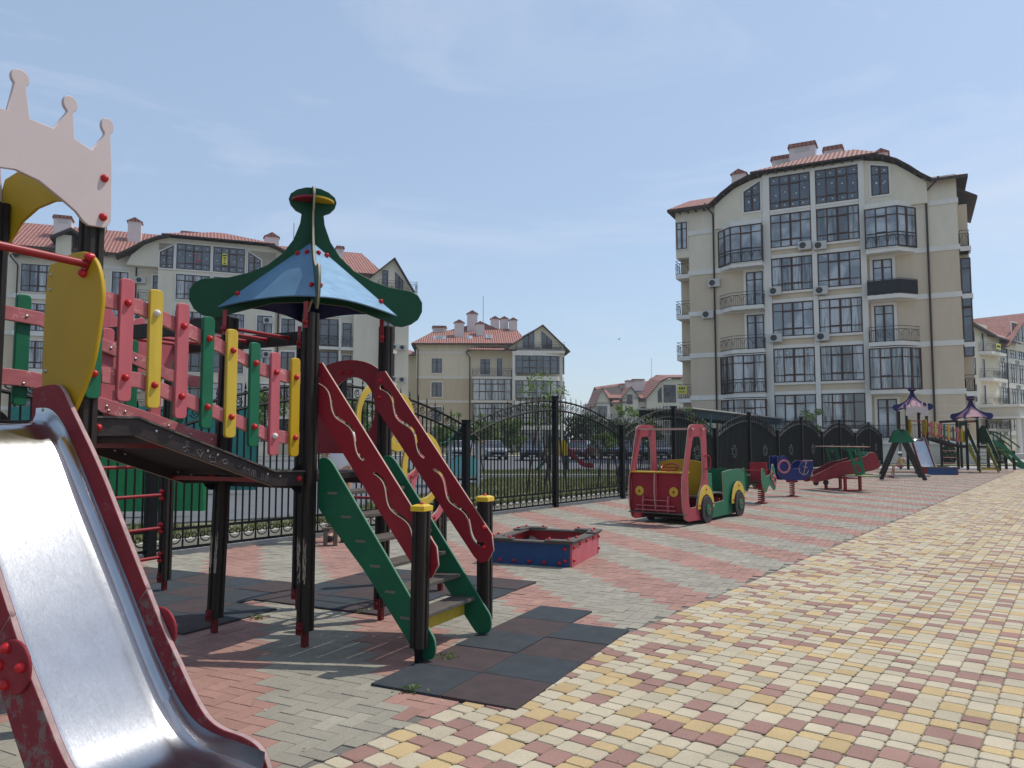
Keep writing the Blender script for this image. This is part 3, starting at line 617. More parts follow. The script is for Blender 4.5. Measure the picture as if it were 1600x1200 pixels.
def playset(loc, rz, label, group, det=True, second=False):
    root = empty('play_tower_set', label, 'playground set', loc, rz, group)
    s = .93
    c = M
    A = (0, 0); B = (-.01, .93); D = (-.913, 0); C_ = (-.913, .94); E_ = (0, -1.76); F_ = (-.885, -1.76); G_ = (0, -2.67); H_ = (-.885, -2.67)
    dx = 0 if second else .045
    play_post(root, (0, 0, 0), (.0, 0, 2.45), scratch=det, det=det); play_post(root, (*B, 0), (B[0], B[1]+dx*.6, 2.47), det=det)
    play_post(root, (*D, 0), (D[0]+dx*1.9, D[1], 2.47), scratch=det, det=det); play_post(root, (*C_, 0), (*C_, 2.47), det=det)
    t2h = 2.92
    for p in (E_, F_, G_, H_): play_post(root, (*p, 0), (*p, t2h), det=det)
    # tower decks
    b = MB(); b.box(-.86, -.052, -.0, .93, 1.20, 1.245)
    for v in (.05, .88): b.box(-.86, -.05, v-.02, v+.02, 1.14, 1.20)
    b.build('deck', c['deck'], root)
    b = MB(); b.box(-.86, -.052, -2.62, -1.8, 1.50, 1.545); b.box(-.86, -.05, -2.6, -2.56, 1.40, 1.5); b.box(-.86, -.05, -1.86, -1.82, 1.40, 1.5)
    b.build('deck', c['deck'], root)
    # bridge: two bent side beams, sloping deck, red cross bars
    prof = [(-1.72, 1.62), (-1.45, 1.625), (-.36, 1.28), (-.06, 1.27)]; low = [(v, z-.10) for v, z in prof]
    for u in (0.0, -.885):
        o = plate('bridge_beam', prof+low[::-1], [], 'yz', u, .03, c['deck'], root, edge=c['edge'] if det else None)
        if det:
            bolt(o, (u+.016, -.115, 1.225), (1, 0, 0)); bolt(o, (u+.016, -1.69, 1.57), (1, 0, 0))
            for v in (-1.32, -.94, -.86, -.42, -.30): bolt(o, (u+.015, v, np.interp(v, [p[0] for p in prof], [p[1] for p in prof])-.03), (1, 0, 0), NUT)
            for v, z in ((-.06, 1.22), (-1.72, 1.58)): plate('bracket_disc', circ(v, z, .105), [], 'yz', u-.022, .008, c['blackm'], o)
    b = MB(); pr = [(v, z-.004) for v, z in prof]+[(v, z-.03) for v, z in prof[::-1]]
    b.prism(pr, 'x', -.87, -.016); b.build('bridge_deck', c['deck'], root)
    b = MB(); b.prism([(v, z+.0) for v, z in prof]+[(v, z+.012) for v, z in prof[::-1]], 'x', -.02, .03); b.build('deck_edge', c['tread'], root)
    b = MB()
    for v in (-1.2, -.45): zz = np.interp(v, [p[0] for p in prof], [p[1] for p in prof])-.085; b.box(-.87, -.015, v-.02, v+.02, zz-.01, zz+.02)
    b.build('cross_bar', c['redm'], root)
    # railings of the bridge
    up = [(-1.70, 2.315), (-1.48, 2.305), (-.90, 2.15), (-.64, 2.07), (-.52, 2.025), (-.29, 1.995), (-.15, 1.99)]
    lo_ = [(-1.70, 1.90), (-1.47, 1.885), (-.90, 1.72), (-.63, 1.64), (-.44, 1.575), (-.28, 1.565), (-.15, 1.56)]
    cols = ['green', 'pink', 'yellow', 'pink', 'green', 'yellow', 'green', 'pink', 'dyellow']
    for u, sg in ((0.035, 1), (-.90, -1)):
        lof = lo_ if sg > 0 else poly_smooth([(-1.70, 1.935), (-1.44, 1.915), (-1.12, 1.81), (-.64, 1.695), (-.24, 1.58), (0, 1.545), (.10, 1.54)])
        for rl in (up, lof):
            o = plate('hand_rail', [(v, z) for v, z in rl]+[(v, z-(.088 if rl is not lof or sg > 0 else .10)) for v, z in rl[::-1]], [], 'yz', u, .026, c['pinkrail'], root, edge=c['edge'] if det else None)
            if det and sg < 0 and rl is lof:
                for v in (-1.0, -.86, -.5, -.3, -.1, .06): bolt(o, (u+.013, v, np.interp(v, [p[0] for p in lof], [p[1] for p in lof])-.05), (1, 0, 0), NUT)
        for k, v in enumerate([-1.765, -1.58, -1.39, -1.20, -1.005, -.813, -.613, -.424, -.225]):
            if not det and k == 0: continue
            if sg < 0: v = v+.02 if k < 8 else .03
            ztop = np.interp(v, [p[0] for p in up], [p[1] for p in up])+.095; zb = np.interp(v, [p[0] for p in lo_], [p[1] for p in lo_])-.178
            if sg < 0: ztop += .0
            wd = .044
            o = plate('picket', [(v-wd, zb), (v+wd, zb), (v+wd, ztop), (v-wd, ztop)], [], 'yz', u+sg*.026, .024, c[cols[k] if sg > 0 else ['yellow', 'green', 'pink', 'yellow', 'pink', 'green', 'pink', 'green', 'pink'][k]], root, rnd=.03, bev=.005)
            if det:
                for j, rl in enumerate((up, lo_)):
                    z = np.interp(v, [p[0] for p in rl], [p[1] for p in rl])-.044
                    bolt(o, (u+sg*.038, v, z), (sg, 0, 0), WBOLT if (sg > 0 and (k, j) in ((2, 0), (7, 1))) else None)
                    if sg < 0: bolt(o, (u+.013, v, z), (1, 0, 0), NUT)
    kb = poly_smooth([(-1.70, 1.93), (-1.2, 1.84), (-.64, 1.70), (-.24, 1.585), (0, 1.55), (.10, 1.545)])
    if False:
        o = plate('kick_board', kb+[(v, z-.10) for v, z in kb[::-1]], [], 'yz', -.872, .022, c['red'], root, edge=c['edge'])
        for v in (-1.0, -.75, -.5, -.28, -.1, .07): bolt(o, (-.86, v, np.interp(v, [p[0] for p in kb], [p[1] for p in kb])-.05), (1, 0, 0), NUT)
    # crown panel over the slide entrance (both sides of the high tower)
    half = [(-1.728, 2.655), (-1.70, 2.70), (-1.708, 3.0), (-1.722, 3.155)]
    ball1 = [(-1.742+.038*math.cos(R(t)), 3.222+.046*math.sin(R(t))) for t in range(-60, 250, 20)]
    ball2 = [(-1.956+.040*math.cos(R(t)), 3.262+.044*math.sin(R(t))) for t in range(-60, 250, 20)]
    pts = half+ball1+[(-1.76, 3.165), (-1.83, 3.06), (-1.925, 3.085), (-1.94, 3.215)]+ball2+[(-1.972, 3.215), (-2.04, 3.10), (-2.16, 3.105), (-2.185, 3.245)]
    ball3 = [(-2.215+.046*math.cos(R(t)), 3.29+.044*math.sin(R(t))) for t in range(-50, 91, 20)]+[(-2.215, 3.334)]
    right = pts+ball3; left = [(-4.43-a, z) for a, z in right[::-1]][1:]
    arch = [(-2.60, 2.655), (-2.57, 2.66), (-2.53, 2.70), (-2.45, 2.745), (-2.33, 2.805), (-2.215, 2.825), (-2.10, 2.805), (-1.98, 2.745), (-1.90, 2.70), (-1.86, 2.66), (-1.83, 2.645)]
    left = [p for p in left]
    for u, sg in ((.065, 1), (-.95, -1)):
        if second and sg < 0: continue
        o = plate('crown_panel', right+left[:-1]+[(-2.705, 2.655)]+arch, [], 'yz', u, .02, c['crown'], root, bev=.004)
        if det:
            for v, z in ((-1.752, 2.71), (-1.752, 2.925), (-2.68, 2.71), (-2.68, 2.925)): bolt(o, (u+sg*.01, v, z), (sg, 0, 0), s=1.05)
    # yellow arch over the bridge entrance
    ar = [(-.93, 2.60), (-.955, 2.9), (-.955, 3.03), (-.93, 3.09), (-.80, 3.12), (-.68, 3.14), (-.44, 3.14), (-.2, 3.10), (-.08, 3.0), (.0, 2.92), (.02, 2.85), (.02, 2.75), (.0, 2.60)]
    inner = [(-.04, 2.60), (-.05, 2.70), (-.13, 2.80), (-.28, 2.865), (-.44, 2.885), (-.6, 2.865), (-.75, 2.80), (-.85, 2.70), (-.89, 2.60)]
    if det or True: plate('arch_board', ar+inner, [], 'xz', -1.695, .02, c['dyellow'] if not second else c['crown'], root)
    # slide with guards and bar
    g1 = poly_smooth([(-.18, 1.62), (-.2, 2.0), (-.185, 2.40), (-.12, 2.455), (.0, 2.485), (.13, 2.485), (.22, 2.42), (.268, 2.30), (.272, 2.18), (.225, 1.92), (.14, 1.74), (.05, 1.60)])
    for v, sg in ((-1.865, -1), (-2.565, 1)):
        o = plate('slide_guard', g1, [], 'xz', v, .026, c['dyellow'], root, bev=.007)
        if det:
            for x, z in ((-.15, 2.39), (-.15, 2.31), (-.16, 1.87)): bolt(o, (x, v+sg*.013, z), (0, sg, 0), NUT)
            bolt(o, (.175, v+sg*.02, 2.45), (0, sg, 0), s=1.1); bolt(o, (.13, v+sg*.02, 2.37), (0, sg, 0), s=1.1)
    b = MB(); b.tube([(.155, -1.88, 2.415), (.155, -2.55, 2.415)], .021, 12); b.bar((.18, -1.885, 2.455), (.125, -1.885, 2.365), .02, .035); b.bar((.18, -2.545, 2.455), (.125, -2.545, 2.365), .02, .035)
    b.build('grab_bar', c['redm'], root, True)
    top = poly_smooth([(-.20, 1.745), (-.185, 1.775), (-.02, 1.79), (.05, 1.755), (.11, 1.68), (.36, 1.365), (.60, 1.01), (.83, .67), (.97, .49), (1.07, .365), (1.15, .29), (1.24, .255), (1.38, .24), (1.47, .205), (1.52, .13)])
    bot = [(1.52, .03), (1.40, .015), (1.2, .02), (1.05, .07), (.95, .16), (.80, .36), (.6, .67), (.36, 1.02), (.12, 1.38), (-.06, 1.58), (-.2, 1.60)]
    for v, sg in ((-1.905, 1), (-2.525, -1)):
        bt = poly_smooth(bot); ee = mat('faded plywood edge', (.36, .25, .24), .75, var=.3, vscale=18)
        if det:
            o = plate('slide_side', [p for p in top if p[0] <= .735]+[(.737, .808), (.605, .665)]+[p for p in bt if p[0] <= .60], [], 'xz', v, .03, c['redworn'], root, bev=.004, edge=ee)
            plate('slide_side', [(.741, .802)]+[p for p in top if p[0] > .745]+[p for p in bt if p[0] > .612]+[(.609, .659)], [], 'xz', v, .03, mat('scuffed slide board', (.20, .022, .03), .7, var=.3, vscale=5, wear=.27 if sg > 0 else .30, wearcol=(.17, .125, .115)), root, bev=.004, edge=ee)
        else: o = plate('slide_side', top+bt, [], 'xz', v, .03, c['redworn'], root, bev=.006, edge=ee)
        if det:
            d = plate('joint_disc', circ(.80, .62, .105), [], 'xz', v+sg*.022, .014, c['redworn'], o)
            for x, z in ((.76, .69), (.86, .63), (.76, .55), (.72, .62)): bolt(o, (x, v+sg*.03, z), (0, sg, 0), s=1.05)
            for x, z in ((.92, .38), (-.1, 1.66)): bolt(o, (x, v-sg*.015, z), (0, -sg, 0), NUT)
    bed = poly_smooth([(-.16, 1.585), (-.05, 1.58), (.04, 1.53), (.14, 1.42), (.36, 1.11), (.6, .765), (.80, .475), (.95, .29), (1.06, .195), (1.18, .15), (1.35, .135), (1.50, .12)], 8)
    b = MB(); ys = [-2.508, -2.507, -2.495, -2.47, -2.40, -2.215, -2.03, -1.96, -1.935, -1.923, -1.922]; zo = [.085, .05, .018, .004, 0, 0, 0, .004, .018, .05, .085]
    vs = [(x, y, z+o_) for x, z in bed for y, o_ in zip(ys, zo)]; ny = len(ys)
    b.add(vs, [(i*ny+j, (i+1)*ny+j, (i+1)*ny+j+1, i*ny+j+1) for i in range(len(bed)-1) for j in range(ny-1)])
    o = b.build('slide_bed', c['steel'], root, True); o.data.polygons.foreach_set('use_smooth', [True]*len(o.data.polygons))
    if sum(p.normal.z for p in o.data.polygons) < 0: o.data.flip_normals()
    # stairs
    st = [(.055, 1.37), (.13, 1.375), (.18, 1.335), (1.075, .17), (1.085, .09), (1.055, .03), (.955, .02), (.50, .56), (.055, 1.00)]
    hr = [(-.03, 2.03), (.0, 2.075), (.065, 2.08), (1.085, .78), (1.10, .66), (1.05, .575), (.985, .555), (.93, .60), (-.03, 1.78)]
    def wav(n0, n1, end):
        # wavy slot along the hand rail with a round bulb at one end
        c0 = Vector((.045, 1.93)); c1 = Vector((.985, .71)); d = (c1-c0); Ln = d.length; d.normalize(); nn = Vector((-d.y, d.x)); a = []; bb = []
        for i in range(31):
            t = n0+(n1-n0)*i/30; off = .030*math.sin((t-n0)/(n1-n0)*2*math.pi*1.9); p = c0+d*Ln*t+nn*off; wd = .011
            a.append(tuple(p+nn*wd)); bb.append(tuple(p-nn*wd))
        r = .022; k = .9*r; base = math.atan2(d.y, d.x)
        if end == 0:
            c = c0+d*(Ln*n0-k); bulb = [(c.x+r*math.cos(base+R(t)), c.y+r*math.sin(base+R(t))) for t in range(-35, -326, -24)]; return a+bb[::-1]+bulb
        c = c0+d*(Ln*n1+k); bulb = [(c.x+r*math.cos(base+R(180+t)), c.y+r*math.sin(base+R(180+t))) for t in range(-35, -326, -24)]; return a+bulb+bb[::-1]
    for v, sg in ((.064, -1), (.852, 1)):
        plate('stair_stringer', st, [], 'xz', v, .024, c['green' if not second else 'yel2'], root, rnd=.03, bev=.005, edge=mat('pale green edge', (.12, .22, .15), .7))
        h1 = wav(.0, .46, 0); h2 = wav(.54, 1.0, 1)
        c0 = Vector((.045, 1.93)); c1 = Vector((.995, .70))
        o = plate('stair_handrail', hr, [h1, h2] if det else [], 'xz', v, .022, c['red' if not second else 'dgreen'], root, bev=.004, edge=M['edge'])
        if det:
            for x, z in ((.0, 2.0), (.0, 1.86), (1.0, .83), (1.0, .68)): bolt(o, (x+.02, v-.012 if sg > 0 else v+.0, z), (0, -1, 0), s=.95)
    for k in range(6):
        x = .19+.131*k; z = 1.115-.166*k; b = MB(); b.box(x-.08, x+.10, .078, .838, z-.013, z+.013); o = b.build('step', c['tread'], root, bevel=.003)
        if det: t_ = MB(); t_.bar((x-.045, .0515, z), (x+.04, .0515, z), .005, .017, up=(0, 0, 1)); t_.build('tenon', mat('pale tenon wood', (.17, .15, .13), .8), o)
    b = MB(); b.box(.83, .85, .078, .838, .155, .26); b.build('riser_board', c['yellow'], root, bevel=.003)
    play_post(root, (.985, 0, 0), (1.0, 0, 1.035), 'ycap' if det else None, det=det, plain=True); play_post(root, (.985, .915, 0), (.985, .915, 1.035), 'ycap' if det else None, det=det, plain=True)
    # entrance arch panel of the low tower (far side)
    o = plate('arch_panel', [(-.86, 1.385), (-.86, 1.98)]+[(-.44+.42*math.cos(R(t)), 1.98+.23*math.sin(R(t))) for t in range(160, 19, -12)]+[(-.01, 1.98), (-.01, 1.385)], [[(-.38+.245*math.cos(t), 1.77+.285*math.sin(t)) for t in [2*math.pi*i/28 for i in range(28)]]] if det else [], 'xz', .985, .02, c['red' if not second else 'dgreen'], root, edge=c['edge'])
    if det:
        for x in (-.50, -.40): bolt(o, (x, .972, 2.10), (0, -1, 0), s=.9)
    # monkey bars and end ladder
    Hx = -2.655
    play_post(root, (Hx, 0, 0), (Hx, 0, 2.45), det=det); play_post(root, (Hx, .95, 0), (Hx, .95, 2.45), det=det)
    for v in (0.0, .94):
        b = MB(); b.box(Hx-.05, -.86, v-.03, v+.03, 2.37, 2.49); o = b.build('ladder_beam', c['post'], root, bevel=.004)
    for k in range(6):
        x = -1.07-.263*k; b = MB(); b.tube([(x, .03, 2.435), (x, .91, 2.435)], .017, 10); b.build('rung', c['redm'], root, True)
        if det: bolt(root, (x, .905, 2.435), (0, -1, 0)); bolt(root, (x, .035, 2.435), (0, 1, 0))
    b = MB(); b.tube([(-.96, .93, 2.33), (-.93, .90, 2.12)], .012, 6)
    for k, z in enumerate((.35, .635, .96, 1.245)):
        b = MB(); b.tube([(Hx, .04, z), (Hx, .90, z)], .017, 10); b.build('rung', c['redm'], root, True)
        if det: bolt(root, (Hx+.0, .89, z+.035), (1, 0, 0)); bolt(root, (Hx, .89, z-.035), (1, 0, 0))
    if not second:
        top_ = [(.06, 1.85), (.06, 2.70), (.10, 2.76), (.17, 2.76), (.24, 2.68), (.30, 2.60), (.40, 2.58), (.47, 2.66), (.55, 2.68), (.62, 2.60), (.72, 2.58), (.78, 2.68), (.84, 2.76), (.9, 2.72), (.92, 2.3), (.92, 2.15), (.32, 2.15), (.32, 1.85)]
        plate('scalloped_panel', top_, [], 'yz', Hx+.065, .02, c['pink'], root, edge=c['edge'])
    # arc climber beyond the low tower
    play_post(root, (-.2, 2.16, 0), (-.2, 2.16, 1.02), scratch=det, det=det); play_post(root, (-.9, 2.16, 0), (-.9, 2.16, 1.02), det=det)
    rings = [(1.17, 1.66, .26, 'yellow'), (1.33, 1.44, .32, 'pink'), (1.57, 1.235, .34, 'yellow'), (1.72, 1.04, .32, 'pink')] if not second else [(1.1, 1.6, .30, 'green'), (1.5, 1.3, .30, 'green'), (1.85, .95, .30, 'green')]
    if not second:
        for (v, z, r, cc) in rings:
            for u in (-.04, -.86):
                if u < -.5:
                    if r > .3 and cc == 'pink' or z < 1.4: continue
                    v = 2.0; z = 1.72; r = .38
                th = circ(v, z, r, 36); hh = circ(v, z, r-.075, 32)
                o = plate('climbing_ring', th, [hh], 'yz', u+(.012 if cc == 'yellow' else -.012), .02, c[cc], root, edge=c['edge'])
        b = MB()
        for (v, z, r, cc) in rings:
            for a in (285,): b.tube([(-.87, v+(r-.04)*math.cos(R(a)), z+(r-.04)*math.sin(R(a))), (-.03, v+(r-.04)*math.cos(R(a)), z+(r-.04)*math.sin(R(a)))], .014, 8)
        b.build('climber_rungs', c['redm'], root, True)
    else:
        sp_ = poly_smooth([(.98, 1.50), (1.3, 1.52), (1.7, 1.30), (2.1, .92), (2.45, .55), (2.7, .40), (2.9, .38)])
        for u in (-.15, -.75): plate('ramp_side', sp_+[(a, b_-.22) for a, b_ in sp_[::-1]], [], 'yz', u, .025, c['green'], root)
        b = MB()
        for k in range(6): b.bar((-.75, 1.15+.28*k, 1.45-.2*k), (-.15, 1.15+.28*k, 1.45-.2*k), .03, .05)
        b.build('ramp_rungs', c['yel2'], root)
        h_ = poly_smooth([(.98, 1.95), (1.4, 1.9), (1.9, 1.6), (2.4, 1.2)])
        for u in (-.12, -.78): plate('ramp_handrail', h_+[(a, b_-.08) for a, b_ in h_[::-1]], [], 'yz', u, .025, c['dgreen'], root)
        plate('wave_panel', [(-.75, 1.45), (-.75, 2.0), (-.55, 1.9), (-.3, 1.98), (-.1, 1.9), (-.1, 1.45), (-.3, 1.38), (-.5, 1.42)], [], 'xz', -.02, .02, c['yel2'], root)
        plate('top_board', [(-.86, 2.1), (-.86, 2.4), (-.05, 2.4), (-.05, 2.1), (-.2, 2.2), (-.7, 2.2)], [], 'xz', 0.06, .02, c['dgreen'], root)
        dp = mat('dusty pink board', (.42, .21, .25), .6); roof(root, -.44, -2.2, 0, M['navyp'], M['navyp'], dp, M['soffit'], dp, False, .45)
    if second: roof(root, -.45, .46, 0, M['navyp'], M['navyp'], mat('dusty rose board', (.36, .19, .22), .6), M['soffit'], mat('dusty rose board', (.36, .19, .22), .6), False)
    else:
        roof(root, -.425, .475, 0, M['dgreen'], M['dgreen'], M['skyb2'], M['navy'], M['skyb'])
        for (x, y) in ((0, 0), (-.01, .95), (-.83, 0), (-.913, .94)):
            b = MB(); b.box(x-.02, x+.02, y-.060, y-.052, 2.33, 2.53); b.dome((x, y-.062, 2.38), (0, -1, 0), .024); b.build('roof_bracket', c['redm'], root, True)
        # children's chalk drawings on the bridge beam
        b = MB(); uo = .0166
        def line(pts): b.tube([(uo, v, z) for v, z in pts], .0016, 4)
        def at(v): return np.interp(v, [-1.45, -.36], [1.625, 1.28])-.055
        v = -1.10; z = at(v)
        line([(v+.012*math.cos(R(t)), z+.025+.012*math.sin(R(t))) for t in range(0, 361, 40)]); line([(v, z+.013), (v, z-.012), (v-.015, z-.03)]); line([(v, z-.012), (v+.015, z-.03)]); line([(v-.03, z-.005), (v, z+.005), (v+.025, z)])
        v = -1.0; z = at(v); line([(v, z-.03), (v-.026, z+.005), (v-.014, z+.02), (v, z+.008), (v+.014, z+.02), (v+.026, z+.005), (v, z-.03)])
        v = -.90; z = at(v); line([(v-.03, z), (v, z+.028), (v+.03, z-.004), (v-.03, z)]); line([(v-.022, z), (v-.022, z-.03), (v+.022, z-.034), (v+.022, z-.004)])
        v = -.80; z = at(v); line([(v+.02*math.cos(R(t)), z+.016*math.sin(R(t))) for t in range(0, 361, 40)])
        v = -1.22; z = at(v)+.03; line([(v-.02, z), (v-.01, z-.012), (v+.015, z+.008)])
        for v in (-.47, -.43, -.56, -.54): z = at(v); line([(v-.012, z-.03), (v-.006, z+.01), (v+.006, z+.015), (v+.010, z-.03)])
        for v in (-.68, -.64, -.60): z = at(v); line([(v-.012, z+.01), (v, z-.002), (v+.014, z+.01)])
        b.build('chalk_drawing', M['chalk'], root)
        # black beam under the post bracket
    return root
RZ = -math.atan2(.45, .893)
playset((AO[0], AO[1], 0), RZ, 'near climbing set with crown panel, steel slide, picket bridge and blue-panelled green roof', 'climbing sets on the playground')
# the far set: same make, tower axis towards the right
t3 = DP(1441, 690, 38)
def far_set():
    # low tower's near post at px 1512, high tower's at px 1440
    a = Vector(GP(1508, 738)+(0,)); b = Vector((DP(1452, 700, 37.6)[0], 37.6, 0))
    a = Vector((DP(1511, 700, 36.2)[0], 36.2, 0)); v = Vector((.995, -.10, 0)).normalized(); rz = math.atan2(v.y, v.x)-math.pi/2
    playset((a.x, a.y, 0), rz, 'distant climbing set with two pink bell roofs and picket bridge by the tall block', 'climbing sets on the playground', det=False, second=True)
far_set()

# ============================================================ SANDBOXES, BUS, RIDERS
def sandbox(loc, rz, label, lx, ly, h, det=True):
    root = empty('sandbox', label, 'sandbox', loc, rz, 'painted wooden sandboxes')
    th = .03
    for nm, box, m in (('side_board', (0, lx, -th, 0, 0, h), 'blue'), ('side_board', (0, lx, ly, ly+th, 0, h), 'blue'), ('side_board', (lx, lx+th, -.01, ly+.01, 0, h), 'pink'), ('side_board', (-th, 0, -.01, ly+.01, 0, h), 'red')):
        b = MB(); b.box(*box); o = b.build(nm, M[m], root, bevel=.004)
        if det:
            if box[1]-box[0] > .5 and box[2] < 0:
                for i in range(5): bolt(o, (.12+(lx-.24)*i/4, -th, .05), (0, -1, 0), s=1.1)
                for z in (.08, .22): bolt(o, (lx-.05, -th, z), (0, -1, 0), s=1.1)
            elif box[0] > .5:
                for z in (.08, .23): bolt(o, (lx+th, .05, z), (1, 0, 0), s=1.1); bolt(o, (lx+th, ly-.03, z), (1, 0, 0), s=1.1)
                for i in range(1, 4): bolt(o, (lx+th, ly*i/4, h-.03), (1, 0, 0), s=1.1)
    red_in = MB(); red_in.box(.005, lx-.005, ly-.012, ly-.002, .05, h-.01); red_in.box(.002, .012, .005, ly-.005, .05, h-.01); red_in.build('inner_lining', M['red'], root)
    b = MB(); w_ = .13
    for bx in ((-.05, lx+.05, -.06, -.06+w_, h, h+.022), (-.05, lx+.05, ly+.06-w_, ly+.06, h, h+.022), (-.05, -.05+w_, -.06+w_+.002, ly+.06-w_-.002, h, h+.022), (lx+.05-w_, lx+.05, -.06+w_+.002, ly+.06-w_-.002, h, h+.022)):
        b = MB(); b.box(*bx); b.build('rim_board', M['tread'], root, bevel=.003)
    for i, (x, y) in enumerate(((0, 0), (lx, 0), (lx, ly), (0, ly))):
        sx = 1 if x == 0 else -1; sy = 1 if y == 0 else -1
        pl = rounded([(x-sx*.07, y-sy*.08), (x+sx*.30, y-sy*.08), (x+sx*.30, y+sy*.05), (x+sx*.08, y+sy*.08), (x+sx*.05, y+sy*.34), (x-sx*.07, y+sy*.34)], .04)
        o = plate('corner_seat', pl, [], 'xy', h+.034, .022, M['tread'], root)
        if det:
            for dx_, dy_ in ((.02, .02), (.25, -.02), (-.01, .25)): bolt(o, (x+sx*dx_, y+sy*dy_, h+.046), (0, 0, 1))
    b = MB(); N = 14; vs = []
    for i in range(N+1):
        for j in range(N+1): vs.append((.01+(lx-.02)*i/N, .015+(ly-.03)*j/N, .10+.06*math.sin(i*1.1)*math.cos(j*.9)+.05*rng.random()))
    b.add(vs, [(i*(N+1)+j, (i+1)*(N+1)+j, (i+1)*(N+1)+j+1, i*(N+1)+j+1) for i in range(N) for j in range(N)])
    b.build('sand_fill', M['sand'], root, True)
ax = Vector((.93, -.36, 0)); sandbox((.68-.93*1.0, 9.2+.36*1.0, 0), math.atan2(-.36, .93), 'low sandbox with navy front board and faded red end beside the stair post', 1.0, 1.22, .275)
sandbox((DP(1449, 735, 33.5)[0], 33.5, 0), -.1, 'distant blue sandbox with one faded red end beyond the swing frame', 1.25, 1.2, .30, False)

def bus():
    root = empty('play_bus', 'wooden play bus with red cab, green open back and yellow wheel arches', 'play bus', (3.143, 13.615, 0), math.atan2(.801, .599))
    W = 1.02
    cabo = rounded([(-.13, .085), (-.27, .13), (-.355, .34), (-.38, .62), (-.36, .86), (-.31, .95), (-.25, 1.11), (-.075, 1.70), (-.01, 1.765), (.15, 1.79), (.55, 1.79), (.67, 1.74), (.71, 1.60), (.74, 1.05), (.77, .62), (.80, .30), (.62, .07)], .03)
    win = rounded([(-.11, .97), (.08, 1.47), (.13, 1.56), (.41, 1.57), (.48, 1.50), (.51, 1.2), (.52, .93), (.45, .70), (.30, .50), (.22, .32), (-.05, .31), (-.09, .40), (-.11, .60)], .03)
    slit = rounded([(-.29, .44), (-.26, .44), (-.26, .80), (-.29, .80)], .012)
    for y in (0, W):
        o = plate('cab_side', cabo, [win, slit], 'xz', y, .024, mat('cab red paint', (.31, .04, .055), .55, var=.15, vscale=4, wear=.42, wearcol=(.42, .2, .18)), root, edge=M['edge'])
        b = MB(); sg = -1 if y == 0 else 1
        b.tube([(.62, y+sg*.01, 1.22), (.66, y+sg*.075, 1.22), (.70, y+sg*.085, 1.16), (.70, y+sg*.085, 1.02), (.66, y+sg*.075, .98), (.62, y+sg*.01, .98)], .014, 8); b.build('grab_handle', M['redm'], root, True)
    gro = rounded([(.60, .055), (2.53, .075), (2.70, .22), (2.73, .5), (2.71, .86), (2.50, .93), (2.0, .93), (1.54, .895), (1.57, .35), (1.10, .33), (1.02, .60), (1.00, .89), (.78, .89), (.60, .60)], .02)
    farg = rounded([(.60, .055), (2.53, .075), (2.70, .22), (2.73, .5), (2.71, .86), (2.3, .99), (1.8, 1.03), (1.2, 1.0), (.78, .89), (.60, .60)], .02)
    plate('bed_side', gro, [], 'xz', .028, .024, M['green'], root, edge=M['edge']); plate('bed_side', farg, [], 'xz', W-.028, .024, M['green'], root, edge=M['edge'])
    for x in (2.68,): plate('bed_end', [(.04, .12), (W-.04, .12), (W-.04, .86), (W/2, .93), (.04, .86)], [], 'yz', x, .024, M['green'], root)
    plate('bench_front', [(.05, .08), (W-.05, .08), (W-.05, .40), (.05, .40)], [], 'yz', 1.45, .02, M['red'], root); plate('bench_front', [(.05, .08), (W-.05, .08), (W-.05, .40), (.05, .40)], [], 'yz', 2.35, .02, M['red'], root)
    for x0, x1, z in ((1.02, 1.5, .50), (2.2, 2.65, .42), (.38, .78, .47), (.15, .5, .27)):
        b = MB(); b.box(x0, x1, .045, W-.045, z, z+.02); b.build('seat', M['tread'], root, bevel=.003)
    b = MB(); b.box(.1, 2.6, .04, W-.04, .10, .12); b.build('floor_board', M['deck'], root)
    plate('seat_back', [(.05, .42), (W-.05, .42), (W-.05, 1.08), (W*.75, 1.13), (W*.5, 1.145), (W*.25, 1.13), (.05, 1.08)], [], 'yz', .78, .02, M['dyellow'], root)
    # nose
    plate('front_panel', [(.015, .225), (W-.015, .225), (W-.015, .93), (.015, .93)], [], 'yz', -.28, .024, M['red'], root)
    b = MB(); b.box(-.37, .0, .015, W-.015, .925, .945); b.build('dashboard', M['dyellow'], root, bevel=.003)
    b = MB(); b.box(-.36, -.20, -.02, W+.02, .215, .235); b.build('bumper', M['tread'], root, bevel=.003)
    plate('nose_fin', [(-.28, .24), (-.36, .28), (-.40, .6), (-.385, .88), (-.35, .95), (-.28, .95)], [], 'xz', W/2, .022, M['pink'], root, edge=M['edge'])
    for y in (.27, .75): plate('grille_post', rounded([(-.28, .24), (-.36, .24), (-.385, .40), (-.35, .53), (-.28, .53)], .02), [], 'xz', y, .02, M['pink'], root)
    for z, y0, y1 in ((.44, .25, .77), (.345, .15, .87), (.27, .13, .90)):
        b = MB(); b.box(-.375, -.29, y0, y1, z, z+.016); b.build('grille_bar', M['pink'], root)
    for y in (.18, .84):
        o = plate('headlight', circ(y, .60, .085), [], 'yz', -.302, .018, M['yellow'], root); bolt(o, (-.315, y, .60), (-1, 0, 0))
    for x in (.04, .50):
        b = MB(); b.box(x-.045, x+.045, -.05, W+.05, 1.69, 1.72); b.build('roof_slat', mat('pale roof board', (.42, .27, .24), .7), root)
    b = MB(); b.tube([(.08+.0*math.cos(t), W*.32+.17*math.cos(t), 1.02+.0) for t in [0]]*1 or [(0, 0, 0)], .01) if False else None
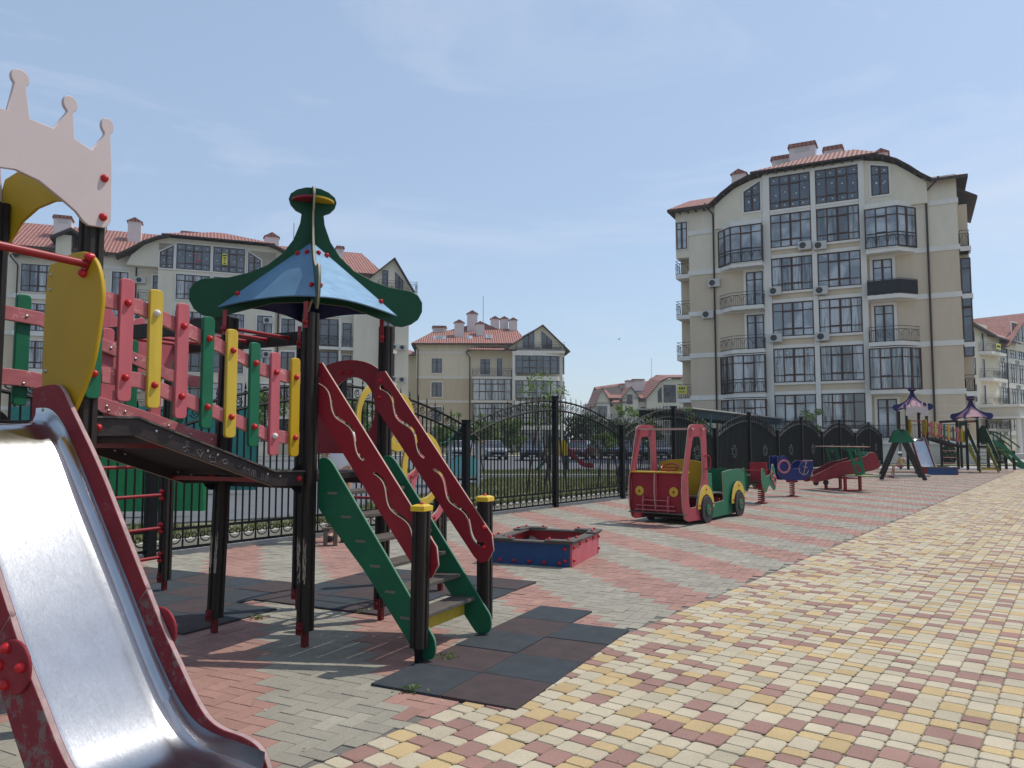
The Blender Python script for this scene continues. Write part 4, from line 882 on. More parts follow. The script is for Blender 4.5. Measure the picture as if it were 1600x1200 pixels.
    b = MB(); b.tube([(-.05+.13*math.cos(t)*.8, .36+.17*math.sin(t), 1.02+.06*math.cos(t)) for t in [2*math.pi*i/18 for i in range(18)]], .014, 6, True); b.tube([(-.05, .36, 1.02), (-.12, .36, .94)], .012, 6); b.tube([(-.05, .19, 1.02), (-.05, .53, 1.02)], .01, 6)
    b.build('steering_wheel', M['redm'], root, True)
    for x in (.60, 2.22):
        for y, sg in ((-.05, -1), (W+.05, 1)):
            w0 = plate('wheel', circ(x, .245, .25, 36), [], 'xz', y, .04, M['tyre'], root, bev=.008); plate('hub', circ(x, .245, .10, 24), [], 'xz', y+sg*.03, .018, M['green'], w0); bolt(w0, (x, y+sg*.045, .245), (0, sg, 0), s=.9)
            f = circ(x, .27, .42, 24, 0, 180); f2 = circ(x, .27, .265, 24, 0, 180)
            o = plate('wheel_arch', [(x+.37*math.cos(R(t)), .27+.42*math.sin(R(t))) for t in range(0, 181, 9)]+[(x+.255*math.cos(R(t)), .27+.25*math.sin(R(t))) for t in range(180, -1, -9)], [], 'xz', y+(.022 if sg < 0 else -.022), .02, M['yellow'], root, edge=M['edge'])
            for t in (12, 90, 168): bolt(o, (x+.315*math.cos(R(t)), y+sg*(-.008)+(0), .27+.34*math.sin(R(t))), (0, sg, 0), s=.8)
    b = MB()
    for x in (.60, 2.22): b.tube([(x, 0, .245), (x, W, .245)], .02, 8)
    b.build('axle', M['redm'], root)
bus()

def spring(root, r=.075, h=.42, z0=.03):
    b = MB(); b.tube([(r*math.cos(t), r*math.sin(t), z0+h*t/(2*math.pi*7)) for t in [2*math.pi*7*i/112 for i in range(113)]], .014, 6); o = b.build('spring', M['redm'], root, True)
    b = MB(); b.box(-.12, .12, -.12, .12, 0, .03); b.box(-.13, .13, -.1, .1, z0+h, z0+h+.12); b.build('mounting', M['redm'], root)
def rider1():
    x, y = GP(1190, 787); root = empty('spring_rider', 'green spring rider with red seat back and round dial, just behind the play bus', 'spring rider', (x, y, 0), R(55), 'spring riders'); spring(root, h=.34)
    side = [(-.60, .86), (-.62, .55), (-.50, .36), (-.30, .28), (-.12, .42), (.0, .45), (.12, .40), (.3, .3), (.45, .32), (.5, .55), (.42, .80), (.30, .95), (.18, .90), (.1, .7), (-.3, .66), (-.42, .84)]
    for yy, s in ((-.2, 1), (.24, 1)): plate('side_panel', rounded(side, .05), [], 'xz', yy, .02, M['green'], root, edge=M['edge'])
    plate('seat_back', [(-.18, .5), (.22, .5), (.22, .98), (-.18, .98)], [], 'yz', -.12, .02, M['red'], root)
    plate('seat_back', [(-.18, .45), (.22, .45), (.22, .8), (-.18, .8)], [], 'yz', .3, .02, M['red'], root)
    o = plate('dial', circ(.34, .55, .13), [circ(.34, .55, .075)], 'xz', -.22, .02, M['pink'], root)
    b = MB(); b.tube([(.12+.07*math.cos(t), -.225, .66+.1*math.sin(t)) for t in [R(a) for a in range(20, 340, 30)]], .014, 6); b.build('painted_curl', M['pinkrail'], root)
    b = MB(); b.box(-.2, .25, -.18, .22, .52, .54); b.build('seat', M['tread'], root); b = MB(); b.tube([(-.45, -.25, .8), (-.45, .29, .8)], .015, 8); b.build('handle_bar', M['redm'], root); b = MB(); b.tube([(-.3, -.22, .38), (-.3, .26, .38)], .015, 8); b.build('foot_bar', M['redm'], root)
def rider2():
    x, y = GP(1238, 776); root = empty('spring_rider', 'navy blue boat-shaped spring rider with a pale anchor on its side', 'spring rider', (x, y, 0), R(14), 'spring riders'); root.scale = (.9, .9, .88); spring(root, h=.40)
    side = [(-.60, .98), (-.60, .70), (-.50, .56), (-.30, .50), (.25, .50), (.48, .62), (.58, .82), (.60, 1.08), (.30, 1.10), (.18, 1.02), (.1, .86), (-.12, .86), (-.20, 1.08), (-.32, 1.24), (-.42, 1.26), (-.46, 1.18), (-.52, 1.24), (-.6, 1.22)]
    for yy in (-.2, .22): plate('hull_side', rounded(side, .04), [], 'xz', yy, .024, M['navyp'], root, edge=mat('pale blue edge', (.15, .2, .35), .6))
    o = plate('life_ring', circ(-.40, .92, .21), [circ(-.40, .92, .15)], 'xz', -.225, .02, M['pinkrail'], root)
    b = MB(); a = -.222; b.tube([(.24, a, .66), (.33, a, 1.0)], .014, 6); b.tube([(.10, a, .86), (.12, a, .74), (.24, a, .66), (.36, a, .70), (.42, a, .80)], .014, 6); b.tube([(.24, a, .92), (.38, a, .88)], .012, 6); b.tube([(.34+.035*math.cos(t), a, 1.04+.035*math.sin(t)) for t in [R(45*k) for k in range(8)]], .011, 6, True); b.build('anchor', mat('pale anchor paint', (.36, .24, .24), .6), root)
    plate('bow_board', [(-.2, .62), (.22, .62), (.22, 1.1), (-.2, 1.1)], [], 'yz', .56, .02, M['crown'], root)
    b = MB(); b.box(-.35, .3, -.19, .21, .72, .745); b.build('seat', M['crown'], root); b = MB(); b.tube([(.42, -.25, 1.06), (.42, .27, 1.06)], .018, 8); b.build('handle_bar', M['redm'], root)
    plate('seat_back', [(-.18, .74), (.2, .74), (.2, 1.2), (-.18, 1.2)], [], 'yz', -.36, .02, M['navyp'], root)
def plane():
    x, y = GP(1323, 767); root = empty('play_aeroplane', 'red wooden play aeroplane with green wing struts and low red stand', 'play aeroplane', (x, y, 0), R(12))
    k = .0031
    def q(a, b): return ((a-1110)*k*1.02, (805-b)*k)
    fus = [q(*p) for p in ((735, 700), (740, 665), (850, 620), (1030, 535), (1120, 520), (1330, 470), (1360, 440), (1430, 440), (1478, 560), (1470, 585), (1400, 612), (1100, 660), (900, 700), (780, 722))]
    for yy in (.0, .46): plate('fuselage_side', rounded(fus, .03), [], 'xz', yy, .024, M['redworn'], root, edge=M['edge'])
    b = MB(); p = [q(a, b_) for a, b_ in ((1100, 655), (1400, 607), (900, 697), (1360, 442), (1475, 575))]
    b.box(p[0][0]-.1, p[1][0], .01, .45, p[0][1]+.0, p[0][1]+.02); b.build('cockpit_floor', M['tread'], root)
    b = MB(); nose = [q(1376, 432), q(1425, 440), q(1465, 585), q(1432, 590)]; b.prism(nose, 'y', .02, .44); b.build('nose_cowl', mat('pale green board', (.22, .48, .33), .6), root)
    for yy in (-.55, .50):
        plate('wing_strut', [q(*p_) for p_ in ((1010, 400), (1135, 385), (1185, 640), (1085, 655))], [[q(*p_) for p_ in ((1045, 425), (1100, 415), (1130, 520), (1060, 500))], [q(*p_) for p_ in ((1075, 540), (1125, 560), (1150, 620), (1105, 625))]], 'xz', yy, .022, M['green'], root)
    z = q(0, 385)[1]; b = MB(); b.box(q(1000, 0)[0], q(1135, 0)[0], -1.0, 1.0, z, z+.025); b.build('upper_wing', mat('weathered wing board', (.42, .26, .2), .7, var=.2), root, bevel=.004)
    z = q(0, 655)[1]; b = MB(); b.box(q(1080, 0)[0], q(1250, 0)[0], -.95, -.02, z, z+.022); b.box(q(1080, 0)[0], q(1250, 0)[0], .49, 1.3, z, z+.022); b.build('lower_wing', mat('olive wing board', (.25, .26, .1), .7), root, bevel=.004)
    b = MB(); b.bar((q(1140, 0)[0], .1, q(0, 390)[1]), (q(1330, 0)[0], .1, q(0, 475)[1]), .03, .03); b.bar((q(1140, 0)[0], .36, q(0, 390)[1]), (q(1330, 0)[0], .36, q(0, 475)[1]), .03, .03); b.build('wing_brace', M['green'], root)
    plate('cockpit_shield', [(.02, q(0, 600)[1]), (.44, q(0, 600)[1]), (.40, q(0, 400)[1]), (.06, q(0, 400)[1])], [], 'yz', q(1230, 0)[0], .02, M['green'], root)
    b = MB()
    for a in (1036, 1192): xx = q(a, 0)[0]; b.box(xx-.035, xx+.035, -.3, -.23, 0, q(0, 660)[1]); b.box(xx-.035, xx+.035, .63, .70, 0, q(0, 660)[1])
    for yy in (-.265, .665):
        b.box(q(1040, 0)[0], q(1190, 0)[0], yy-.03, yy+.03, 0.0, .045)
    b.box(q(1040, 0)[0], q(1190, 0)[0], -.3, .7, q(0, 680)[1]-.02, q(0, 680)[1]); b.build('stand', M['redm'], root)
    for a, b_, r in ((810, 725, .085), (915, 725, .085)):
        xx, zz = q(a, b_); plate('wheel', circ(xx, zz, r), [], 'xz', .1, .04, M['tyre'], root)
    plate('propeller_hub', circ(.23, q(0, 510)[1], .1), [], 'yz', q(1478, 0)[0], .03, M['dgreen'], root)
rider1(); rider2(); plane()

def swing():
    root = empty('swing_frame', 'timber A-frame swing with green gusset plates at both tops', 'swing')
    def a_frame(ap, f1, f2, m):
        b = MB(); ap = Vector(ap)
        legs = []
        for f in (f1, f2):
            f = Vector(f); b = MB(); b.bar(f, f+(ap-f)*.98, .11, .11, up=(0, 1, 0)); b.build('leg', M['post'], root)
        d = (Vector(f2)-Vector(f1)).normalized(); n = Vector((-d.y, d.x, 0)); T = Matrix((( d.x, 0, n.x, ap.x), (d.y, 0, n.y, ap.y), (0, 1, 0, 0), (0, 0, 0, 1)))
        for off in (-.07, .07):
            o = plate('gusset_plate', rounded([(-.18, ap.z+.08), (.18, ap.z+.08), (.44, ap.z-.42), (-.40, ap.z-.42)], .05), [], 'xy', off, .02, m, root, mtx=T)
    f1 = Vector((*GP(1377, 749), 0)); f2 = Vector((*GP(1446, 751), 0)); m1 = (f1+f2)/2
    off = Vector((.95, 2.1, 0)); g1, g2 = f1+off, f2+off; m2 = m1+off
    f2n = Vector((*GP(1446, 750.5), 0))
    a_frame((m1.x, m1.y, 1.83), f1, f2, M['green']); a_frame((m2.x, m2.y, 1.83), g1, g2, M['dgreen'])
    b = MB(); b.bar((m1.x-.1, m1.y-.25, 1.87), (m2.x+.1, m2.y+.2, 1.87), .1, .1); b.build('cross_beam', M['post'], root)
    dd = (m2-m1).normalized(); sc_ = m1+dd*1.5; nx = Vector((dd.y, -dd.x, 0))
    b = MB()
    for s in (-.2, .2): p = sc_+dd*s; b.tube([(p.x, p.y, 1.82), (p.x, p.y, .47)], .006, 5)
    b.build('chain', M['steelbolt'], root)
    b = MB(); b.bar(sc_+dd*-.25+Vector((0, 0, .46)), sc_+dd*.25+Vector((0, 0, .46)), .2, .03); b.build('swing_seat', M['redm'], root)
    return sc_, dd
SWP, SWD = swing()

# ============================================================ PEOPLE
def skin_body(name, verts, edges, radii, m, parent=None, root_i=0, sub=2):
    me = bpy.data.meshes.new(name); me.from_pydata(verts, edges, []); o = bpy.data.objects.new(name, me); SC.objects.link(o)
    me.skin_vertices.new() if not me.skin_vertices else None
    o.modifiers.new('skin', 'SKIN')
    if not me.skin_vertices: me.attributes.new('x', 'FLOAT', 'POINT')
    return o
def body_mesh(name, V, E_, Rd, m, parent, root_i=0, sub=2):
    """one continuous surface grown over a skeleton"""
    bm = bmesh.new(); lay = bm.verts.layers.skin.verify()
    vs = [bm.verts.new(v) for v in V]
    for i, v in enumerate(vs):
        r = Rd[i]; v[lay].radius = r if isinstance(r, tuple) else (r, r); v[lay].use_root = (i == root_i)
    for a, b in E_: bm.edges.new((vs[a], vs[b]))
    me = bpy.data.meshes.new(name); bm.to_mesh(me); bm.free(); o = bpy.data.objects.new(name, me); SC.objects.link(o)
    o.modifiers.new('skin', 'SKIN'); s = o.modifiers.new('sub', 'SUBSURF'); s.levels = sub; s.render_levels = sub
    dg = bpy.context.evaluated_depsgraph_get(); me2 = bpy.data.meshes.new_from_object(o.evaluated_get(dg)); bpy.data.objects.remove(o)
    me2.materials.clear(); me2.materials.append(m); me2.polygons.foreach_set('use_smooth', [True]*len(me2.polygons)); me2.name = name
    return link(name, me2, parent)
def merge_into(base, mb_, m):
    """adds closed shells (fingers, face features) to a body mesh so the body stays one object"""
    me = mb_.mesh('t', m, True); bm = bmesh.new(); bm.from_mesh(base.data); bm.from_mesh(me); bm.to_mesh(base.data); bm.free()
    base.data.polygons.foreach_set('use_smooth', [True]*len(base.data.polygons))
def man():
    x, y = -2.57, 11.55
    root = empty('person', 'man in white T-shirt and khaki shorts standing by the fence behind the play tower', 'person', (x, y, 0), R(-12))
    root.scale = (1.06, 1.06, 1.06)
    V = [(0,0,.98),(0,0,1.15),(0,.01,1.38),(0,0,1.53),(0,-.01,1.61),(0,-.02,1.72),(0,-.01,1.80),
         (.19,.0,1.49),(.24,.02,1.22),(.25,-.05,.97),(.25,-.07,.90),(-.19,0,1.49),(-.24,.02,1.22),(-.25,-.05,.97),(-.25,-.07,.90),
         (.10,0,.93),(.11,-.01,.52),(.12,.02,.10),(.12,-.12,.04),(-.10,0,.93),(-.11,-.01,.52),(-.12,.02,.10),(-.12,-.12,.04)]
    E_ = [(0,1),(1,2),(2,3),(3,4),(4,5),(5,6),(3,7),(7,8),(8,9),(9,10),(3,11),(11,12),(12,13),(13,14),(0,15),(15,16),(16,17),(17,18),(0,19),(19,20),(20,21),(21,22)]
    Rd = [(.15,.11),(.145,.105),(.16,.11),(.07,.06),.058,(.082,.10),.07,.06,.045,.03,(.04,.02),.06,.045,.03,(.04,.02),.09,.058,.04,.035,.09,.058,.04,.035]
    bd = body_mesh('body', V, E_, Rd, M['skin'], root)
    f = MB()
    for sx in (-1, 1):
        for k in range(4): x0 = sx*.25+(k-1.5)*.017; f.tube([(x0, -.07, .88), (x0, -.085, .845), (x0, -.08, .81+.008*abs(k-1.5))], [.0085, .008, .0065], 6)
        f.tube([(sx*.232, -.095, .92), (sx*.222, -.12, .885), (sx*.224, -.125, .86)], [.010, .009, .007], 6)
        f.ball((sx*.03, -.108, 1.735), .011); f.ball((sx*.085, -.01, 1.715), (.012, .022, .032))
    f.tube([(0, -.115, 1.73), (0, -.135, 1.695), (0, -.115, 1.69)], [.01, .014, .008], 6); f.ball((0, -.108, 1.655), (.026, .01, .008))
    merge_into(bd, f, M['skin'])
    hb = MB(); hb.ball((0, .012, 1.76), (.092, .105, .085), 16, 10); hb.build('hair', M['hair'], root, True)
    V2 = [(0,0,.95),(0,0,1.15),(0,.01,1.38),(0,0,1.51),(0,0,1.54),(.19,.0,1.49),(.225,.01,1.32),(-.19,0,1.49),(-.225,.01,1.32)]
    body_mesh('tshirt', V2, [(0,1),(1,2),(2,3),(3,4),(3,5),(5,6),(3,7),(7,8)], [(.185,.135),(.175,.13),(.18,.13),(.10,.085),.07,.075,.07,.075,.07], M['wshirt'], root)
    body_mesh('shorts', [(0,0,1.0),(0,0,.93),(.10,0,.88),(.112,-.005,.74),(-.10,0,.88),(-.112,-.005,.74)], [(0,1),(1,2),(2,3),(1,4),(4,5)], [(.16,.12),(.165,.125),.105,.085,.105,.085], M['short'], root)
    for sx in (-1, 1): b = MB(); b.ball((sx*.12, -.05, .045), (.05, .14, .05), 12, 8); b.build('shoe', M['hair'], root, True)
man()
def girl():
    p = SWP; root = empty('person', 'small child in white cap and lime top sitting on the swing', 'person', (p.x, p.y, 0), math.atan2(SWD.y, SWD.x)-math.pi/2+math.pi*0)
    # faces -x in its own frame (to the left in the picture)
    V = [(0,0,.54),(-.01,0,.68),(0,0,.80),(-.01,0,.86),(-.02,0,.93),(-.02,0,.99),(-.01,.10,.79),(-.09,.15,.68),(-.2,.19,.72),(-.01,-.10,.79),(-.09,-.15,.68),(-.2,-.19,.72),
         (-.05,.06,.53),(-.25,.08,.50),(-.24,.08,.26),(-.25,.08,.07),(-.33,.08,.04),(-.05,-.06,.53),(-.27,-.07,.49),(-.30,-.07,.26),(-.34,-.07,.09),(-.42,-.07,.06)]
    E_ = [(0,1),(1,2),(2,3),(3,4),(4,5),(2,6),(6,7),(7,8),(2,9),(9,10),(10,11),(0,12),(12,13),(13,14),(14,15),(15,16),(0,17),(17,18),(18,19),(19,20),(20,21)]
    Rd = [.09,.085,.07,.032,.062,.055,.035,.026,.018,.035,.026,.018,.06,.045,.035,.025,.02,.06,.045,.035,.025,.02]
    bd = body_mesh('body', V, E_, Rd, M['skin'], root); f = MB()
    for s in (-1, 1):
        for k in range(4): f.tube([(-.21, s*.19+(k-1.5)*.010, .72), (-.235, s*.19+(k-1.5)*.010, .735), (-.225, s*.19+(k-1.5)*.010, .75)], .005, 5)
        f.tube([(-.2, s*.175, .73), (-.215, s*.17, .755)], .006, 5); f.ball((-.078, s*.024, .95), .008)
    f.tube([(-.08, 0, .95), (-.098, 0, .925), (-.08, 0, .92)], .008, 6); merge_into(bd, f, M['skin'])
    hb = MB(); hb.ball((.0, 0, .955), (.075, .07, .085), 14, 9); hb.build('hair', M['hair'], root, True)
    c = MB(); c.ball((-.015, 0, 1.0), (.082, .075, .055), 14, 9); c.prism([(-.06-.09*math.cos(R(t)), .065*math.sin(R(t))) for t in range(-90, 91, 15)], 'z', .985, .995); c.build('cap', M['wshirt'], root, True)
    body_mesh('top', [(0,0,.50),(-.01,0,.68),(0,0,.80),(0,0,.83),(-.01,.10,.79),(-.04,.125,.74),(-.01,-.10,.79),(-.04,-.125,.74)], [(0,1),(1,2),(2,3),(2,4),(4,5),(2,6),(6,7)], [.11,.10,.08,.05,.045,.042,.045,.042], M['lime'], root)
    b = MB(); b.ball((.13, 0, .72), (.07, .09, .11), 12, 8); b.build('backpack', M['pinkc'], root, True)
    body_mesh('shorts', [(0,0,.55),(-.05,.06,.53),(-.16,.07,.515),(-.05,-.06,.53),(-.16,-.065,.515)], [(0,1),(1,2),(0,3),(3,4)], [.10,.07,.06,.07,.06], M['pinkc'], root)
    for s in (-1, 1): b = MB(); b.ball((-.30 if s > 0 else -.39, s*.075, .035 if s > 0 else .06), (.07, .03, .03), 10, 6); b.build('shoe', M['red'], root, True)
girl()

# ============================================================ BUILDINGS
class Bld:
    def __init__(s, label, O, ang, cat='apartment block'):
        s.r = empty('apartment_building', label, cat, (O[0], O[1], 0), R(ang), 'apartment blocks round the playground'); s.F = Facade(O, ang); s.k = 0
    def X(s, px, py=500, off=0): return s.F.X(px, py, off)
    def box(s, nm, x0, x1, y0, y1, z0, z1, m): b = MB(); b.box(x0, x1, y0, y1, z0, z1); return b.build(nm, M[m], s.r)
    def bands(s, *bx):
        for t in bx: b = MB(); b.box(*t); b.build('band', M['white'], s.r)
    def win(s, p0, p1, z0, z1, cols=4, kind=None, sur=.14, rows=(.2, .76), thick=True, nm='window', top=None, stickers=0):
        """framed window between two plan points; top = z of the second upper corner for a slanted head"""
        p0 = Vector((*p0, 0)); p1 = Vector((*p1, 0)); d = (p1-p0); Ln = d.length; d.normalize(); n = Vector((d.y, -d.x, 0)); zt0 = z1; zt1 = top if top is not None else z1
        def P(t, z, o=0): q = p0+d*(t*Ln)+n*o; return (q.x, q.y, z)
        def zt(t): return zt0+(zt1-zt0)*t
        b = MB(); w_ = .07
        b.bar(P(0, z0, .02), P(1, z0, .02), .05, w_); b.bar(P(0, zt0, .02), P(1, zt1, .02), .05, w_)
        for c in range(cols+1):
            t = c/cols; wd = .14 if (thick and cols % 2 == 0 and c == cols//2) else (.08 if 0 < c < cols else .08)
            q = MB(); z_a, z_b = z0-.03, zt(t)+.03; A = P(t, z_a, .022); B = P(t, z_b, .022)
            b.bar(A, B, .055, wd, up=tuple(n))if False else b.bar(A, B, wd, .055, up=tuple(n))
        for f in rows:
            z = z0+(min(zt0, zt1)-z0)*f; b.bar(P(0, z, .02), P(1, z, .02), .045, .055)
        # casements are heavier in the inner columns
        if cols >= 3:
            for c in range(1, cols-1):
                for f in (rows[0]+.02, rows[-1]-.02):
                    z = z0+(min(zt0, zt1)-z0)*f; b.bar(P(c/cols, z, .026), P((c+1)/cols, z, .026), .05, .07)
        o = b.build(nm, M['frame'], s.r)
        s.k += 1; kd = kind or ('gcurt', 'gpale', 'gdark', 'gcurt')[(s.k*7+s.k//3) % 4]
        g = MB(); g.add([P(0, z0), P(1, z0), P(1, zt1), P(0, zt0)], [(0, 1, 2, 3)]); g.add([P(0, z0, -.03), P(1, z0, -.03), P(1, zt1, -.03), P(0, zt0, -.03)], [(3, 2, 1, 0)]); g.build('pane', M[kd], o)
        if sur:
            q = MB(); e = sur
            q.bar(P(-e/Ln/1.0, z0-e/2, .01), P(1+e/Ln, z0-e/2, .01), .06, e); q.bar(P(0, zt0+e/2, .01), P(1, zt1+e/2, .01), .06, e)
            q.bar(P(-e/2/Ln, z0, .012), P(-e/2/Ln, zt0+e, .012), e, .06, up=tuple(n)); q.bar(P(1+e/2/Ln, z0, .012), P(1+e/2/Ln, zt1+e, .012), e, .06, up=tuple(n)); q.build('surround', M['white'], o)
        if stickers:
            q = MB(); rr = random.Random(s.k)
            for c in range(cols):
                for f in ((rows[0]/2), .5+.1*rr.uniform(-1, 1), .88):
                    t = (c+.5+rr.uniform(-.2, .2))/cols; z = z0+(zt(t)-z0)*f; A = Vector(P(t, z, .012)); q.bar(A-d*.045, A+d*.045, .01, .07)
            q.build('sticker', M['stick'], o)
        return o
    def balcony(s, pts, z, slab=.28, rail_=1.05, m='white', screen=None):
        b = MB(); b.prism(pts, 'z', z-slab, z); o = b.build('balcony_slab', M[m], s.r)
        q = MB(); path = pts[1:-1] if len(pts) > 4 else pts; path = pts[:-0] if False else pts[1:]
        path = s._open(pts)
        for i in range(len(path)-1):
            a = Vector((*path[i], 0)); c = Vector((*path[i+1], 0)); d = c-a; L_ = d.length
            if L_ < .05: continue
            for zz in (z+.06, z+rail_*.80, z+rail_): q.bar(a+Vector((0, 0, zz)), c+Vector((0, 0, zz)), .035, .03)
            n_ = max(2, int(L_/.13))
            for j in range(n_+1):
                p = a+d*(j/n_); q.bar(p+Vector((0, 0, z+.06)), p+Vector((0, 0, z+rail_*.8)), .014, .014)
            k = max(1, int(L_/.55))
            for j in range(k):
                c0 = a+d*((j+.5)/k); r = L_/k*.42; dn = d.normalized(); q.tube([c0+dn*(r*math.cos(t))+Vector((0, 0, z+.35+.42*math.sin(t))) for t in [math.pi*i_/8 for i_ in range(9)]], .012, 4)
            if screen: sc = MB(); sc.bar(a+Vector((0, 0, z+.5)), c+Vector((0, 0, z+.5)), .012, .9); sc.build('privacy_screen', mat('dark screen cloth', (.018, .02, .028), .8), o)
        q.build('railing', M['rail'], o); return o
    def _open(s, pts):
        return pts
    def tiles(s, nm, vs, fs, th=.12):
        """roof slopes: top faces tiled, dark soffit below"""
        b = MB(); b.mi = 0; b.add(vs, fs); b.mi = 1; b.add([(x, y, z-th) for x, y, z in vs], [f[::-1] for f in fs])
        cnt = {}
        for f in fs:
            for i in range(len(f)):
                e = (f[i], f[(i+1) % len(f)]); cnt[tuple(sorted(e))] = cnt.get(tuple(sorted(e)), 0)+1
        n = len(vs)
        for f in fs:
            for i in range(len(f)):
                a, c = f[i], f[(i+1) % len(f)]
                if cnt[tuple(sorted((a, c)))] == 1: b.add([vs[a], vs[c], (vs[c][0], vs[c][1], vs[c][2]-th), (vs[a][0], vs[a][1], vs[a][2]-th)], [(0, 1, 2, 3)])
        me = bpy.data.meshes.new(nm); me.from_pydata(b.v, [], b.f); me.materials.append(M['tile']); me.materials.append(M['soffit']); me.polygons.foreach_set('material_index', b.m); me.update()
        return link(nm, me, s.r)
    def hip(s, x0, x1, y0, y1, ze, zr, hl=1, hr=1, nm='roof'):
        ym = (y0+y1)/2; r = (y1-y0)/2; a = x0+r*hl; c = x1-r*hr
        if a > c: a = c = (a+c)/2
        return s.tiles(nm, [(x0, y0, ze), (x1, y0, ze), (x1, y1, ze), (x0, y1, ze), (a, ym, zr), (c, ym, zr)], [(0, 1, 5, 4), (1, 2, 5), (2, 3, 4, 5), (3, 0, 4)])
    def gable(s, x0, x1, y0, y1, ze, zr, over=.6, wall='cream', nm='roof', xm=None):
        """gable facing the playground: ridge runs away from us"""
        xm = xm if xm is not None else (x0+x1)/2; sl = (zr-ze)/(xm-x0); sr = (zr-ze)/(x1-xm); o = over
        b = MB(); b.prism([(x0, ze-.5), (x1, ze-.5), (x1, ze), (xm, zr), (x0, ze)], 'y', y0, y0+.3); b.build('gable_wall', M[wall], s.r)
        r = s.tiles(nm, [(x0-o, y0-o, ze-o*sl+.15), (xm, y0-o, zr+.15), (xm, y1, zr+.15), (x0-o, y1, ze-o*sl+.15), (x1+o, y0-o, ze-o*sr+.15), (x1+o, y1, ze-o*sr+.15)], [(0, 1, 2, 3), (1, 4, 5, 2)], .14)
        return r
    def chimney(s, x0, x1, y0, y1, z0, z1, gab=False):
        b = MB(); b.box(x0, x1, y0, y1, z0, z1); o = b.build('chimney', M['pinkch'], s.r)
        e = .12; zc = z1+(.25 if not gab else (x1-x0)*.35)
        b = MB()
        if gab: b.prism([(x0-e, z1), (x1+e, z1), ((x0+x1)/2, zc)], 'y', y0-e, y1+e)
        else: b.prism([(x0-e, z1), (x1+e, z1), (x1+e-.1, z1+.28), (x0-e+.1, z1+.28)], 'y', y0-e, y1+e)
        b.build('chimney_cap', M['tile'], o)
        if not gab: b = MB(); b.box(x0+(x1-x0)*.2, x1-(x1-x0)*.2, y0-.01, y0, z1-.45, z1-.12); b.build('vent', M['ac'], o)
    def pipe(s, x, z0, z1, y=-.12, kick=.5):
        b = MB(); b.tube([(x-kick, y-.4, z1+.1), (x-kick*.9, y-.35, z1-.1), (x, y, z1-.7), (x, y, z0)], .065, 8); b.build('downpipe', M['pipe'], s.r, True)
    def ac(s, x, z, y=-.0, w_=.85):
        b = MB(); b.box(x-w_/2, x+w_/2, y-.35, y-.05, z, z+.58); o = b.build('air_conditioner', M['ac'], s.r, bevel=.02)
        o2 = plate('fan_grille', circ(x-.12, z+.29, .22, 20), [], 'xz', y-.355, .012, M['acf'], o, bev=.003)
        b = MB(); b.box(x-w_/2+.1, x-w_/2+.14, y-.33, y, z-.05, z); b.box(x+w_/2-.14, x+w_/2-.10, y-.33, y, z-.05, z); b.build('bracket', M['ac'], o)
    def mast(s, x, y, z0, z1): b = MB(); b.tube([(x, y, z0), (x, y, z1)], .035, 6); b.build('mast', M['rail'], s.r)

